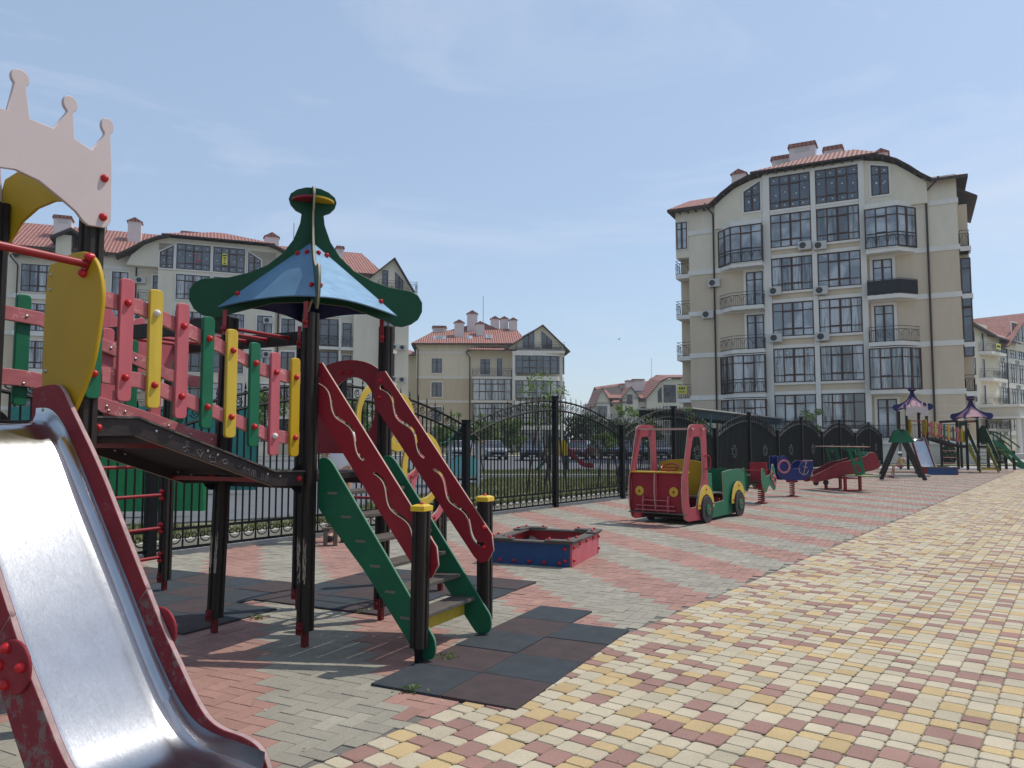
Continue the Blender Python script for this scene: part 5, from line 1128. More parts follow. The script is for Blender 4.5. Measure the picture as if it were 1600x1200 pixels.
def main_block():
    B = Bld('tall six-storey cream and beige block with curved tiled roofline behind the dark backed fence', (12.504, 57.202), -27.59)
    bands = [4.62, 7.75, 10.87, 13.95, 17.0]
    B.box('wall', .87, 18.37, 0, 12, 0, 13.95, 'beige'); B.box('upper_wall', .87, 18.37, .002, 12, 13.95, 18.75, 'cream')
    for i, z in enumerate(bands):
        B.bands((.80, 6.3, -.06, 0, z-.17, z+.17), (12.8, 18.44, -.06, 0, z-.17, z+.17), (.80, .87, 0, 11, z-.17, z+.17), (18.37, 18.44, 0, 11, z-.17, z+.17))
    for z in np.arange(.6, 4.3, .62): b = MB(); b.box(13.0, 18.4, -.012, 0, z, z+.035); b.box(.85, 3.0, -.012, 0, z, z+.035); b.build('groove', M['creamd'], B.r)
    # white projecting grid with the big windows
    pil = [(6.33, 6.82), (9.56, 9.88), (12.62, 12.98)]; yf = -.35
    B.box('centre_wall', 6.4, 12.9, yf+.08, 0, 0, 20.6, 'beige')
    for x0, x1 in pil: b = MB(); b.box(x0, x1, yf-.05, -.0, 0, 20.45); b.build('pilaster', M['white'], B.r)
    tops = [20.2, 17.45, 14.3, 11.1, 7.87, 4.62]
    for r, zt in enumerate(tops):
        z0 = zt-2.32
        for c, (x0, x1) in enumerate(((6.86, 9.52), (9.92, 12.58))):
            kind = {0: 'gdark', 4: 'gcurt'}.get(r) or ('gcurt', 'gpale')[(r+c) % 2]
            B.win((x0, yf+.02), (x1, yf+.02), z0, zt, 4, kind, 0, stickers=(r == 0 or (r == 4 and c == 0)))
            B.bands((x0-.02, x1+.02, yf-.02, yf+.08, zt+.05, zt+.28), (x0-.02, x1+.02, yf-.06, yf+.08, z0-.2, z0-.04))
    # curved-top front wall of the attic and its roof
    out = [(2.9, 17.6), (2.92, 18.75), (3.6, 19.3), (4.4, 19.85), (5.5, 20.25), (6.6, 20.45), (13.0, 20.45), (14.1, 20.2), (14.9, 19.85), (15.6, 19.3), (16.3, 18.7), (16.68, 18.4), (16.7, 17.6)]
    b = MB(); b.prism([(2.9, 17.0), (16.7, 17.0)]+out[::-1], 'y', -.30, 6); b.build('attic_wall', M['cream'], B.r)
    ro = [(2.4, 18.6), (2.9, 18.95), (3.5, 19.45), (4.3, 19.98), (5.4, 20.42), (6.5, 20.62)]; ro2 = [(13.1, 20.62), (14.2, 20.4), (15.0, 20.0), (15.7, 19.45), (16.4, 18.8), (17.0, 18.35)]
    for nm, rr in (('roof', ro), ('roof', ro2)):
        vs = [(x, -.85, z+.1) for x, z in rr]+[(x, 7, z+.1) for x, z in rr]; n = len(rr); B.tiles(nm, vs, [(i, i+1, n+i+1, n+i) for i in range(n-1)], .08)
    vs = [(5.6, -.9, 20.70), (13.9, -.9, 20.70), (12.3, 2.0, 22.15), (9.6, 2.0, 22.15), (5.6, 5.5, 20.66), (13.9, 5.5, 20.66)]
    B.tiles('roof', vs, [(0, 1, 2, 3), (1, 5, 2), (4, 0, 3), (5, 4, 3, 2)], .12)
    b = MB()
    for x in np.arange(3.0, 16.9, .62):
        z = np.interp(x, [p[0] for p in ro+ro2], [p[1] for p in ro+ro2]); b = MB(); b.box(x-.05, x+.05, -.78, -.3, z-.18, z-.02); b.build('rafter', M['soffit'], B.r)
    for x in np.arange(-.3, 2.6, .6): b = MB(); b.box(x-.05, x+.05, -.6, 0, 18.55, 18.7); b.build('rafter', M['soffit'], B.r)
    B.tiles('roof', [(-.55, -.7, 18.85), (2.75, -.7, 18.85), (2.9, 2.4, 20.3), (.4, 2.2, 20.2), (2.9, 7, 20.3), (-.55, 7, 18.85), (.4, 5, 20.2)], [(0, 1, 2, 3), (3, 2, 4, 6), (5, 0, 3, 6)], .2)
    B.tiles('roof', [(16.9, -.7, 18.45), (19.0, -.7, 18.45), (18.3, 2.0, 19.3), (16.9, 2.0, 19.3), (16.9, 6, 19.3), (19.0, 7, 18.45), (18.3, 5, 19.3)], [(0, 1, 2, 3), (3, 2, 6, 4), (1, 5, 6, 2)], .2)
    B.tiles('roof', [(18.3, .6, 18.1), (19.6, 1.2, 17.5), (19.6, 8, 17.5), (18.3, 8, 18.1)], [(0, 1, 2, 3)], .16)
    # attic side windows with slanted heads
    B.win((B.X(1163, 310, .3), -.32), (B.X(1187, 310, .3), -.32), 18.0, 19.45, 2, 'gdark', .16, (.78,), top=20.05, stickers=1)
    B.win((B.X(1362, 285, .3), -.32), (B.X(1388, 285, .3), -.32), 17.95, 20.0, 2, 'gdark', .16, (.78,), top=19.75, stickers=1)
    # left bay: glazed, open, open, glazed, glazed ; right bay: glazed, open, open, glazed, door
    lb = [(3.1, 0), (4.15, -.95), (6.33, -1.0), (6.33, 0)]; rb = [(12.98, 0), (12.98, -1.0), (14.9, -1.15), (15.95, 0)]
    for pts, rows_ in ((lb, 'GOOGG'), (rb, 'GSOGD')):
        for i, ch in enumerate(rows_):
            z = bands[4-i]-3.06+.20 if i < 5 else 0; z = [14.12, 11.04, 7.92, 4.79, 1.66][i]; zt = z+2.78
            segs = [(pts[j], pts[j+1]) for j in range(3)]
            if ch == 'G':
                full = (i == 3 and pts is rb) or i == 4
                for (a, c) in segs:
                    L_ = math.dist(a, c)
                    if L_ > 1.05 or (pts is lb and a == pts[0]): B.win(a, c, z+.05, zt-.08, 3 if L_ > 1.9 else 2, 'gpale' if i == 0 else 'gcurt', 0, (.3, .78) if full else (.36, .8), nm='bay_window')
                b = MB(); b.prism(pts, 'z', z-.26, z); b.build('balcony_slab', M['white'], B.r); b = MB(); b.prism(pts, 'z', zt-.04, zt+.02); b.build('bay_head', M['white'], B.r)
                if not full:
                    o2 = [(x, y-.06) for x, y in pts]; q = B.balcony([(x, y-.05) for x, y in pts], z+.05, .04, .95)
            else:
                if ch != 'D': B.balcony(pts, z, .26, 1.0, screen=(ch == 'S'))
                xd = 5.05 if pts is lb else 13.35
                B.win((xd, -.02), (xd+1.1, -.02), z+.05 if ch != 'D' else 1.7, zt-.25, 2, 'gpale', .22, (.78,), nm='balcony_door')
    # canted slab under the attic
    for pts in (lb, rb): b = MB(); b.prism(pts, 'z', 16.92, 17.2); b.build('band', M['white'], B.r)
    # left flank: recessed loggias; right flank: glazed stack
    B.box('side_wall', -.1, .87, 1.3, 10, 0, 18.7, 'beige'); B.box('side_attic', -.1, .87, -.02, 1.3, 15.2, 18.7, 'cream')
    B.win((.0, -.05), (.75, -.05), 15.9, 17.9, 2, 'gpale', .1, (.75,))
    for z in (4.6, 7.75, 10.87, 13.95): B.balcony([(.87, 1.3), (.87, 0), (-.15, 0), (-.15, 1.3)], z, .3, 1.05)
    o = B.box('poster', -.12, .55, -.04, -.02, 4.95, 5.55, 'sign'); b = MB()
    for i, xx in enumerate((-.02, .10, .22, .34)): b.box(xx, xx+.08, -.046, -.041, 5.26, 5.46)
    for i in range(6): b.box(-.05+i*.09, -.0+i*.09, -.046, -.041, 5.04, 5.16)
    b.build('lettering', M['signb'], o)
    B.box('side_wall', 18.37, 18.98, 1.2, 8, 0, 17.0, 'beige')
    for i, z in enumerate((13.95, 10.87, 7.75, 4.6)):
        if i in (0, 3): B.balcony([(18.44, 1.2), (18.44, .1), (18.95, .1), (18.95, 1.2)], z, .3, 1.05)
        else: B.win((18.45, .15), (18.95, .15), z-.9, z+2.3, 1, 'gdark', 0, (.3, .8), nm='bay_window')
        b = MB(); b.box(18.44, 19.05, .05, 1.2, z-.3, z); b.build('band', M['white'], B.r)
    B.pipe(2.75, 0, 18.9); B.pipe(16.62, 0, 18.5, kick=-.75)
    for px, py in ((1258, 391), (1282, 391), (1212, 462), (1284, 461), (1213, 535), (1286, 533)): x, z = B.F.L(px, py, .35); B.ac(x, z, yf)
    for px, py in ((1117, 449), (1107, 498)): x, z = B.F.L(px, py, 0); B.ac(x, z, 0)
    for px0, px1, py0, py1, off in ((1233, 1274, 232, 258, -4), (1287, 1316, 236, 256, -4), (1206, 1240, 251, 266, -5), (1366, 1387, 240, 256, -2), (1143, 1165, 273, 292, -3)):
        x0, z1 = B.F.L(px0, py0, off); x1, _ = B.F.L(px1, py0, off); _, z0 = B.F.L(px0, py1, off); B.chimney(x0, x1, -off, -off+.9, z0-1.5, z1, gab=(px0 in (1366, 1143)))
    # plinth and terrace in front, with railing
    B.box('plinth', .3, 19.3, -2.6, -.4, 0, 1.25, 'creamd'); B.box('terrace_edge', .2, 19.4, -2.7, -.4, 1.25, 1.5, 'white')
    q = MB()
    for x in np.arange(10.5, 18.5, .16): q.bar((x, -2.6, 1.5), (x, -2.6, 2.45), .02, .02)
    q.bar((10.5, -2.6, 2.45), (18.4, -2.6, 2.45), .04, .04); q.build('railing', M['rail'], B.r)
main_block()

def block_a():
    O = DP(350, 600, 71)[:2]; B = Bld('long five-storey cream block behind the picket bridge, with a yellow poster in its top windows', O, 22)
    fx = lambda px, py=430, off=0: B.X(px, py, off)
    B.box('wall', -22, fx(595), 0, 13, 0, 10.7, 'beige'); B.box('upper_wall', -22, fx(595), .002, 13, 10.7, 18.2, 'cream')
    for z in (4.2, 7.4, 10.6, 13.75, 16.85): b = MB(); b.box(-22, fx(595), -.07, 0, z-.17, z+.17); b.build('band', M['white'], B.r)
    # centre bay
    c0, c1 = fx(248), fx(430); yf = -1.0
    B.box('centre_wall', c0, c1, yf, 0, 0, 19.2, 'cream')
    out = [(c0-2.6, 17.0), (c0-2.2, 17.9), (c0-1.2, 18.9), (c0, 19.5), (c0+.8, 19.75), (c1-.8, 19.75), (c1, 19.5), (c1+1.2, 18.9), (c1+2.2, 17.9), (c1+2.6, 17.0)]
    b = MB(); b.prism(out, 'y', yf+.0, 4); b.build('attic_wall', M['cream'], B.r)
    for rr in ([(c0-3.4, 17.7), (c0-2.4, 18.3), (c0-1.2, 19.15), (c0, 19.7), (c0+.9, 19.95)], [(c1-.9, 19.95), (c1, 19.7), (c1+1.2, 19.15), (c1+2.4, 18.3), (c1+3.4, 17.7)]):
        n = len(rr); B.tiles('roof', [(x, yf-.8, z) for x, z in rr]+[(x, 6, z) for x, z in rr], [(i, i+1, n+i+1, n+i) for i in range(n-1)], .16)
    m_ = (c0+c1)/2; B.tiles('roof', [(c0+.2, yf-.83, 19.9), (c1-.2, yf-.83, 19.9), (m_+.5, 2.2, 21.45), (m_-.5, 2.2, 21.45), (c0+.2, 6, 19.9), (c1-.2, 6, 19.9)], [(0, 1, 2, 3), (1, 5, 2), (4, 0, 3), (5, 4, 3, 2)], .12)
    y_ = yf-.04
    B.win((fx(250.5, 400, 1), y_), (fx(270.5, 400, 1), y_), 16.98, 18.35, 2, 'gdark', .16, (.22, .8), top=19.0, stickers=1)
    w1 = B.win((fx(276.5, 400, 1), y_), (fx(328, 400, 1), y_), 17.0, 19.25, 4, 'gdark', .16, (.22, .76), stickers=1)
    w2 = B.win((fx(334, 400, 1), y_), (fx(382, 400, 1), y_), 17.0, 19.25, 4, 'gdark', .16, (.22, .76), stickers=1)
    B.win((fx(388.5, 400, 1), y_), (fx(407, 400, 1), y_), 16.98, 19.0, 2, 'gdark', .16, (.22, .8), top=18.35, stickers=1)
    x0, x1 = fx(347, 400, 1), fx(355.5, 400, 1); b = MB(); b.box(x0, x1, y_-.09, y_-.08, 17.65, 18.7); o = b.build('poster', M['sign'], w2); b = MB()
    for k, (a, c) in enumerate(((.1, .9), (.25, .75), (.4, .6), (.3, .7))): zz = 18.52-.24*k; b.box(x0+(x1-x0)*a, x0+(x1-x0)*c, y_-.1, y_-.091, zz-.06, zz+.05)
    b.build('poster_lettering', M['signb'], w2)
    b = MB(); x0 = fx(306, 400, 1); rr = random.Random(3)
    for k in range(6): b.box(x0+.06*(k % 2), x0+.14+.06*(k % 2), y_-.08, y_-.07, 17.7+.15*k, 17.78+.15*k)
    b.box(x0+.2, x0+.5, y_-.08, y_-.07, 17.75, 17.85); b.build('red_lettering', M['signr'], w1)
    for r, zt in enumerate((16.45, 13.1, 9.9, 6.7, 3.5)):
        B.win((fx(275.5, 450, 1), y_), (fx(327, 450, 1), y_), zt-2.2, zt, 4, None, .14)
        B.win((fx(334, 450, 1), y_), (fx(382, 450, 1), y_), zt-2.2, zt, 4, None, .14)
        xa, xb = fx(176), fx(200); B.win((xa, -.03), (xb, -.03), zt-2.1, zt, 2, None, .2, (.75,))
        xd = fx(240); B.win((xd, -.03), (xd+1.1, -.03), zt-2.5, zt-.1, 2, 'gdark', .2, (.75,), nm='balcony_door')
        B.balcony([(fx(216), 0), (fx(219), -.9), (c0, -1.0), (c0, 0)], zt-2.6, .28, 1.0)
        B.ac(fx(220), zt-.9, 0)
        B.win((fx(36), -.6), (fx(88), -.6), zt-2.3, zt, 4, 'gcurt', .1)
        B.win((fx(402, 520, 1), y_), (fx(424, 520, 1), y_), zt-2.1, zt, 2, 'gcurt', .18, (.75,))
        if r: B.ac(fx(418, 520, 1), zt-.7, yf) ; B.win((fx(442), -.03), (fx(462), -.03), zt-2.1, zt-.0, 2, None, .22, (.75,))
        z = zt-2.6
        if r:
            B.win((fx(500), -.7), (fx(527), -.7), z+.2, z+2.7, 2, 'gdark', 0, (.35, .8), nm='bay_window')
            B.balcony([(fx(495), 0), (fx(495), -.8), (fx(572), -.8), (fx(574), 0)], z+.05, .28, 1.05)
            B.win((fx(537), -.03), (fx(550), -.03), z+.1, z+2.5, 1, 'gdark', .18, (.75,), nm='balcony_door')
            b = MB(); b.box(fx(529), fx(532), -.9, 0, z, z+2.9); b.build('pilaster', M['white'], B.r)
    B.box('left_bay', fx(30), fx(92), -.55, 0, 0, 17.2, 'cream'); B.hip(fx(22), fx(100), -1.3, 3, 17.2, 18.4)
    for z in (4.2, 7.4, 10.6, 13.75): b = MB(); b.box(fx(26), fx(94), -.75, -.5, z-.25, z+.15); b.build('band', M['white'], B.r)
    # main roof slope, right gable, rounded glazed corner
    zr = 21.9
    B.tiles('roof', [(-23, -.7, 18.05), (fx(600), -.7, 18.05), (fx(585), 7, zr), (-23, 7, zr), (-23, 14.5, 18.05), (fx(600), 14.5, 18.05)], [(0, 1, 2, 3), (3, 2, 5, 4), (1, 5, 2)], .22)
    B.box('dormer_wall', fx(88), fx(112), -.9, 3, 17.2, 19.2, 'cream'); B.tiles('roof', [(fx(80), -1.4, 18.9), (fx(112), -1.4, 19.8), (fx(112), 3.5, 19.8), (fx(80), 3.5, 18.9)], [(0, 1, 2, 3)], .25)
    B.tiles('roof', [(fx(112), -1.4, 19.8), (fx(166), -1.4, 18.0), (fx(166), 3.5, 18.0), (fx(112), 3.5, 19.8)], [(0, 1, 2, 3)], .25)
    g0, g1 = fx(556), fx(645)
    B.box('gable_block', g0-.3, g1-.6, -.9, 8, 0, 16.9, 'cream')
    B.gable(g0, g1-.2, -.9, 9, 16.4, 19.6, .5, xm=g0+(g1-g0)*.62)
    B.win((fx(598, 430, 1), -.95), (fx(606, 430, 1), -.95), 16.5, 18.4, 1, 'gdark', .08, (.8,)); B.win((fx(618, 430, 1), -.95), (fx(630, 430, 1), -.95), 16.5, 18.3, 2, 'gdark', .1, (.8,), top=17.5)
    B.balcony([(fx(590, 440, 1), -.9), (fx(590, 440, 1), -1.9), (g1, -1.9), (g1, -.9)], 16.2, .3, 1.05)
    rc = (g1-1.5, 1.0)
    for r, zt in enumerate((13.3, 10.1, 6.9, 3.7)):
        arc = [(g1-3.4+2.6*math.sin(R(a)), 1.3-2.6*math.cos(R(a))) for a in (0, 30, 60, 90)]
        for i in range(3): B.win(arc[i], arc[i+1], zt-2.3, zt, 2, 'gcurt' if r % 2 else 'gpale', 0, (.25, .78), nm='bay_window')
        b = MB(); b.prism([(g1-3.4, 1.3)]+[(x+.0, y) for x, y in [(g1-3.4+2.75*math.sin(R(a)), 1.3-2.75*math.cos(R(a))) for a in range(0, 91, 10)]], 'z', zt, zt+.75); b.build('band', M['white'], B.r)
        B.ac(g1-2.2, zt-2.9, -1.4, .7); B.ac(g1-1.3, zt-2.9, -1.2, .7)
    B.pipe(fx(213), 0, 18.0); B.pipe(fx(436), 0, 18.0); B.pipe(fx(578), 0, 17.5); B.pipe(fx(30), 0, 17.0, -.7)
    for px0, px1, py0, py1, off, gb in ((200, 221, 345, 372, -3.5, True), (414, 436, 369, 394, -3.5, True), (283, 362, 365, 372, -6, False), (84, 112, 340, 366, -2.5, False), (526, 537, 388, 404, -4, False)):
        x0, z1 = B.F.L(px0, py0, off); x1, _ = B.F.L(px1, py0, off); _, z0 = B.F.L(px0, py1, off); B.chimney(x0, x1, -off, -off+1.1, z0-1.5, z1, gab=gb)
    B.mast(fx(167, 340, -6), 6, 21, 24.4); B.mast(fx(459, 370, -6), 6, 21, 24.2)
    b = MB(); q = lambda px, py: B.F.L(px, py, -1.5)
    for px in (177, 192):
        x, z = q(px, 390); b.add([(x-.42, .75, z-.25), (x+.42, .75, z-.25), (x+.42, 1.25, z+.15), (x-.42, 1.25, z+.15)], [(0, 1, 2, 3)])
    b.build('roof_light', M['gpale'], B.r)
block_a()

def block_b():
    O = DP(650, 600, 99)[:2]; B = Bld('four-storey cream block with white chimneys and rounded glazed corner in the middle distance', O, 4)
    fx = lambda px, py=580, off=0: B.X(px, py, off)
    a, b1, c, e = fx(650), fx(735), fx(800), fx(884)
    B.box('wall', a, c, 0, 12, 0, 9.6, 'beige'); B.box('upper_wall', a, c+3, .002, 12, 9.6, 14.0, 'cream')
    B.box('rear_wing', a-5, a, 5, 14, 0, 13, 'cream'); B.hip(a-6, a+1, 4, 15, 13, 14.6)
    B.box('corner_wall', c, e-.6, -1.2, 10, 0, 13.6, 'creamd')
    for z in (3.4, 6.5, 9.6, 12.85): bb = MB(); bb.box(a, b1, -.08, 0, z-.15, z+.15); bb.build('band', M['white'], B.r)
    for z in (12.6, 9.5, 6.3, 3.2):
        B.win((fx(675), -.03), (fx(690), -.03), z-2.35, z-.55, 2, 'gdark', .2, (.75,))
    B.win((fx(751), -.03), (fx(765), -.03), 10.1, 12.0, 2, 'gdark', .15, (.75,)); B.win((fx(777), -.03), (fx(784), -.03), 9.9, 12.1, 1, 'gdark', .15, (.75,), nm='balcony_door')
    B.balcony([(fx(738), 0), (fx(738), -1.1), (fx(799), -1.1), (fx(799), 0)], 9.7, .3, 1.05)
    B.hip(fx(729), fx(805), -1.8, 3, 13.1, 13.9)
    for z in (6.45, 3.3, .3):
        B.win((fx(739, 600, 1), -1.05), (fx(798, 600, 1), -1.05), z+.2, z+2.9, 6, 'gcurt', 0, (.4, .78), nm='bay_window')
        bb = MB(); bb.box(fx(736), fx(800), -1.1, 0, z-.12, z+.18); bb.build('band', M['white'], B.r)
    rc0 = fx(805, 580, 1.2); R_ = e-.3-rc0
    for z in (9.9, 6.7, 3.5, .4):
        arc = [(rc0, -2.0), (rc0+R_*.55, -2.0), (rc0+R_*.85, -1.5), (rc0+R_, -.4)]
        for i in range(3): B.win(arc[i], arc[i+1], z+.2, z+2.4, 4 if i == 0 else 2, 'gdark' if z > 9 else 'gcurt', 0, (.3, .76), nm='bay_window')
        bb = MB(); bb.prism([(rc0-.4, 0), (rc0-.4, -2.1)]+[(x, y-.1) for x, y in arc[1:]]+[(rc0+R_+.1, 0)], 'z', z+2.45, z+3.0); bb.build('band', M['white'], B.r)
        bb = MB(); bb.prism([(rc0-.4, 0), (rc0-.4, -2.02), (rc0, -2.02), (rc0, 0)], 'z', z-.2, z+2.5); bb.build('pilaster', M['white'], B.r)
    B.gable(c-.6, e-.2, -1.2, 9, 13.4, 16.3, .55, xm=c-.6+(e-c+.4)*.60)
    B.win((fx(817, 530, 1), -1.25), (fx(834, 530, 1), -1.25), 13.3, 14.9, 2, 'gdark', .1, (.2,), top=15.7); B.win((fx(846, 530, 1), -1.25), (fx(862, 530, 1), -1.25), 13.3, 15.6, 2, 'gdark', .1, (.2,), top=14.4)
    B.balcony([(fx(806, 540, 1), -1.2), (fx(806, 540, 1), -2.1), (e-.4, -2.0), (e-.4, -1.2)], 13.0, .3, 1.05)
    B.tiles('roof', [(a-.6, -.8, 14.0), (c+2, -.8, 14.1), (c+1, 6, 17.0), (a+2.2, 6, 16.6), (a-.6, 13, 14.0), (c+2, 13, 14.0)], [(0, 1, 2, 3), (4, 0, 3), (5, 4, 3, 2)], .22)
    B.tiles('roof', [(fx(690), 5.9, 16.4), (fx(755), 6, 17.9), (fx(800), 5.9, 16.2), (fx(755), 14, 16.9)], [(0, 1, 3), (1, 2, 3), (0, 2, 1)], .1)
    for px0, px1, py0, py1, off, gb in ((710, 725, 504, 531, -2, True), (730, 746, 490, 511, -5, True), (744, 757, 506, 526, -2.5, True), (767, 780, 498, 506, -6, True), (782, 794, 498, 513, -6, True), (796, 808, 500, 516, -5, True), (676, 697, 512, 516, -5, False)):
        x0, z1 = B.F.L(px0, py0, off); x1, _ = B.F.L(px1, py0, off); _, z0 = B.F.L(px0, py1, off); B.chimney(x0, x1, -off, -off+1.2, z0-1.2, z1, gab=gb)
    B.mast(fx(755, 480, -6), 6, 17, 21.5); B.pipe(a+.25, 0, 13.9); B.pipe(fx(734), 0, 12.9)
    bb = MB()
    for px, py in ((682, 528), (692, 528), (733, 528), (764, 526)):
        x, z = B.F.L(px, py, -1.5); bb.add([(x-.42, .9, z-.3), (x+.42, .9, z-.3), (x+.42, 1.5, z+.3), (x-.42, 1.5, z+.3)], [(0, 1, 2, 3)])
    bb.build('roof_light', M['gpale'], B.r)
block_b()

def block_c():
    O = DP(928, 640, 165)[:2]; B = Bld('far white block with orange tiled roofs seen over the play bus', O, 5)
    fx = lambda px, py=640, off=0: B.X(px, py, off)
    B.box('wall', fx(929), fx(1100), 0, 14, -1, 9.8, 'creamd')
    g0, g1 = fx(929), fx(951); B.box('corner_wall', g0, g1, -1.5, 8, -1, 9.6, 'white'); B.gable(g0, g1, -1.5, 8, 9.6, 12.6, .5, 'creamd', xm=g0+(g1-g0)*.45)
    B.tiles('roof', [(g1-.5, -.8, 10.6), (fx(1100), -.8, 10.6), (fx(1100), 8, 16.0), (fx(985), 8, 14.4), (fx(940), 8, 13.5), (fx(1100), 16, 10), (fx(940), 16, 10)], [(0, 1, 2, 3, 4), (4, 3, 2, 5, 6)], .25)
    m0, m1 = fx(971), fx(995); B.box('dormer_wall', m0, m1, -1.3, 3, 5, 10.8, 'creamd'); B.gable(m0, m1, -1.3, 5, 10.8, 12.9, .6, 'creamd'); B.win((fx(977), -1.35), (fx(986), -1.35), 9.2, 11.3, 2, 'gdark', .15, (.7,))
    c0 = fx(1020); b = MB(); b.prism([(fx(1008), 8), (fx(1100), 8), (fx(1100), 14.6), (fx(1040), 14.6), (fx(1028), 13.8), (fx(1018), 12.2), (fx(1008), 10.8)], 'y', -1.5, 4); b.build('attic_wall', M['creamd'], B.r)
    rr = [(fx(1004), 10.4), (fx(1018), 12.5), (fx(1028), 14.2), (fx(1040), 15.0), (fx(1100), 15.1)]; n = len(rr); B.tiles('roof', [(x, -2.3, z) for x, z in rr]+[(x, 6, z+1.2) for x, z in rr], [(i, i+1, n+i+1, n+i) for i in range(n-1)], .3)
    B.win((fx(1025), -1.55), (fx(1031), -1.55), 9.6, 12.0, 1, 'gdark', .1, (.7,), top=13); B.win((fx(1034), -1.55), (fx(1053), -1.55), 9.6, 13.4, 4, 'gdark', .1)
    for z in (6.4, 3.2, 0.2):
        B.win((fx(930), -1.55), (fx(946), -1.55), z, z+2.4, 4, 'gdark', .1); B.win((fx(966), -.05), (fx(973), -.05), z, z+2.4, 1, 'gdark', .15, (.7,)); B.win((fx(982), -.05), (fx(989), -.05), z, z+2.4, 1, 'gdark', .15, (.7,))
        B.win((fx(1001), -.05), (fx(1010), -.05), z, z+2.3, 2, 'gdark', .15, (.7,)); B.win((fx(1034), -1.55), (fx(1053), -1.55), z, z+2.4, 4, 'gcurt', .1)
        B.balcony([(fx(954), 0), (fx(954), -1.3), (fx(996), -1.3), (fx(996), 0)], z-.2, .35, 1.1)
    B.hip(fx(952), fx(977), -1.8, 2, 9.6, 10.6)
    for px0, px1, py0, py1, off in ((979, 990, 596, 606, -4), (989, 1007, 594, 604, -4), (1026, 1037, 588, 598, -5), (1053, 1063, 592, 600, -5), (969, 979, 602, 606, -6)):
        x0, z1 = B.F.L(px0, py0, off); x1, _ = B.F.L(px1, py0, off); _, z0 = B.F.L(px0, py1, off); B.chimney(x0, x1, -off, -off+1.5, z0-1.5, z1)
    B.mast(fx(1018, 580, -6), 6, 14, 20)
block_c()

def block_d():
    O = DP(1570, 600, 97)[:2]; B = Bld('cream block with stacked balconies and columned porch behind the far green ramp', O, 38.9)
    fx = lambda px, py=580, off=0: B.X(px, py, off)
    xr = 30
    B.box('wall', -16, xr, 0, 12, 0, 14.3, 'cream'); B.tiles('roof', [(-16, -.8, 16.0), (fx(1549), -.8, 14.4), (fx(1549), 5, 16.2), (-16, 5, 18)], [(0, 1, 2, 3)], .25)
    B.box('left_attic', -16, fx(1545), .0, 8, 14.2, 15.6, 'cream')
    g0, g1 = fx(1580), fx(1580)+9; B.gable(g0-3, g1+3, -.3, 12, 13.6, 18.2, .8, 'cream')
    B.tiles('roof', [(fx(1545), -.9, 14.3), (fx(1585), -.9, 14.0), (fx(1590), 6, 18.0), (fx(1548), 6, 18.0)], [(0, 1, 2, 3)], .2)
    for i, z in enumerate((12.2, 9.0, 5.8, 2.9)):
        B.balcony([(fx(1530), 0), (fx(1534), -1.2), (fx(1557), -1.2), (fx(1558), 0)], z, .35, 1.1)
        B.win((fx(1535), -.03), (fx(1538), -.03), z+.1, z+2.3, 1, 'gdark', .2, (.75,), nm='balcony_door')
        B.win((fx(1518), -.03), (fx(1524), -.03), z+.3, z+2.3, 2, 'gcurt', .15, (.75,))
        for px0, px1 in ((1562, 1573), (1577, 1587), (1590, 1600), (1604, 1616), (1620, 1634)): B.win((fx(px0), -.05), (fx(px1), -.05), z-.1, z+2.3, 3, 'gcurt' if i % 2 else 'gpale', .2, (.22, .8))
        b = MB(); b.box(fx(1559), xr, -.08, 0, z-.75, z-.3); b.build('band', M['white'], B.r); B.ac(fx(1588), z-.9, 0); B.ac(fx(1565), z-.8, 0)
    for px0, px1 in ((1578, 1588), (1591, 1602)): B.win((fx(px0), -.4), (fx(px1), -.4), 14.4, 16.6, 3, 'gdark', .2, (.25,))
    b = MB(); b.box(fx(1530), fx(1562), -4.0, 0, 4.1, 5.4); b.build('porch_roof', M['creamd'], B.r)
    b = MB(); b.box(fx(1527), fx(1565), -4.3, 0, 5.4, 5.7); b.box(fx(1527), fx(1565), -4.3, 0, 4.05, 4.3); b.build('porch_cornice', M['white'], B.r)
    for k in range(5): b = MB(); x = fx(1530)+.3+(fx(1562)-fx(1530)-.6)*k/4; b.tube([(x, -3.8, 0), (x, -3.8, 4.1)], .28, 12); b.build('column', M['white'], B.r, True)
    B.win((fx(1533), -.2), (fx(1556), -.2), .3, 3.6, 4, 'gdark', 0)
    B.pipe(fx(1574, 600), 0, 14.2)
    o = B.box('poster', fx(1540), fx(1547), -1.3, -1.27, 12.5, 13.2, 'sign'); b = MB(); b.box(fx(1541), fx(1546), -1.32, -1.305, 12.75, 13.0); b.build('lettering', M['signb'], o)
block_d()

# ============================================================ BEYOND THE FENCE
def shed():
    root = empty('shelter', 'long low shelter with teal fascia and pale roof edge behind the fence', 'shelter')
    a = Vector((8.3, 36.5, 0)); c = Vector((20.3, 56.5, 0)); d = (c-a).normalized(); n = Vector((-d.y, d.x, 0))
    b = MB(); q = [a-n*.3, c-n*.3, c+n*2.6, a+n*2.6]; b.add([(p.x, p.y, z) for z in (3.0, 3.06) for p in q], [(0, 1, 2, 3), (7, 6, 5, 4), (0, 4, 5, 1), (1, 5, 6, 2), (2, 6, 7, 3), (3, 7, 4, 0)]); b.build('roof', M['kerb'], root)
    b = MB(); b.bar(a+n*.0+Vector((0, 0, 2.78)), c+Vector((0, 0, 2.78)), .05, .4); b.bar(a+n*2.4+Vector((0, 0, 2.78)), c+n*2.4+Vector((0, 0, 2.78)), .05, .4); b.build('fascia', mat('dark teal sheet', (.008, .035, .05), .5), root)
    for k in range(7):
        p = a+(c-a)*(k/6); b = MB(); b.tube([(p.x, p.y, 0), (p.x, p.y, 2.9)], .05, 8); b.build('post', M['teal'], root)
shed()
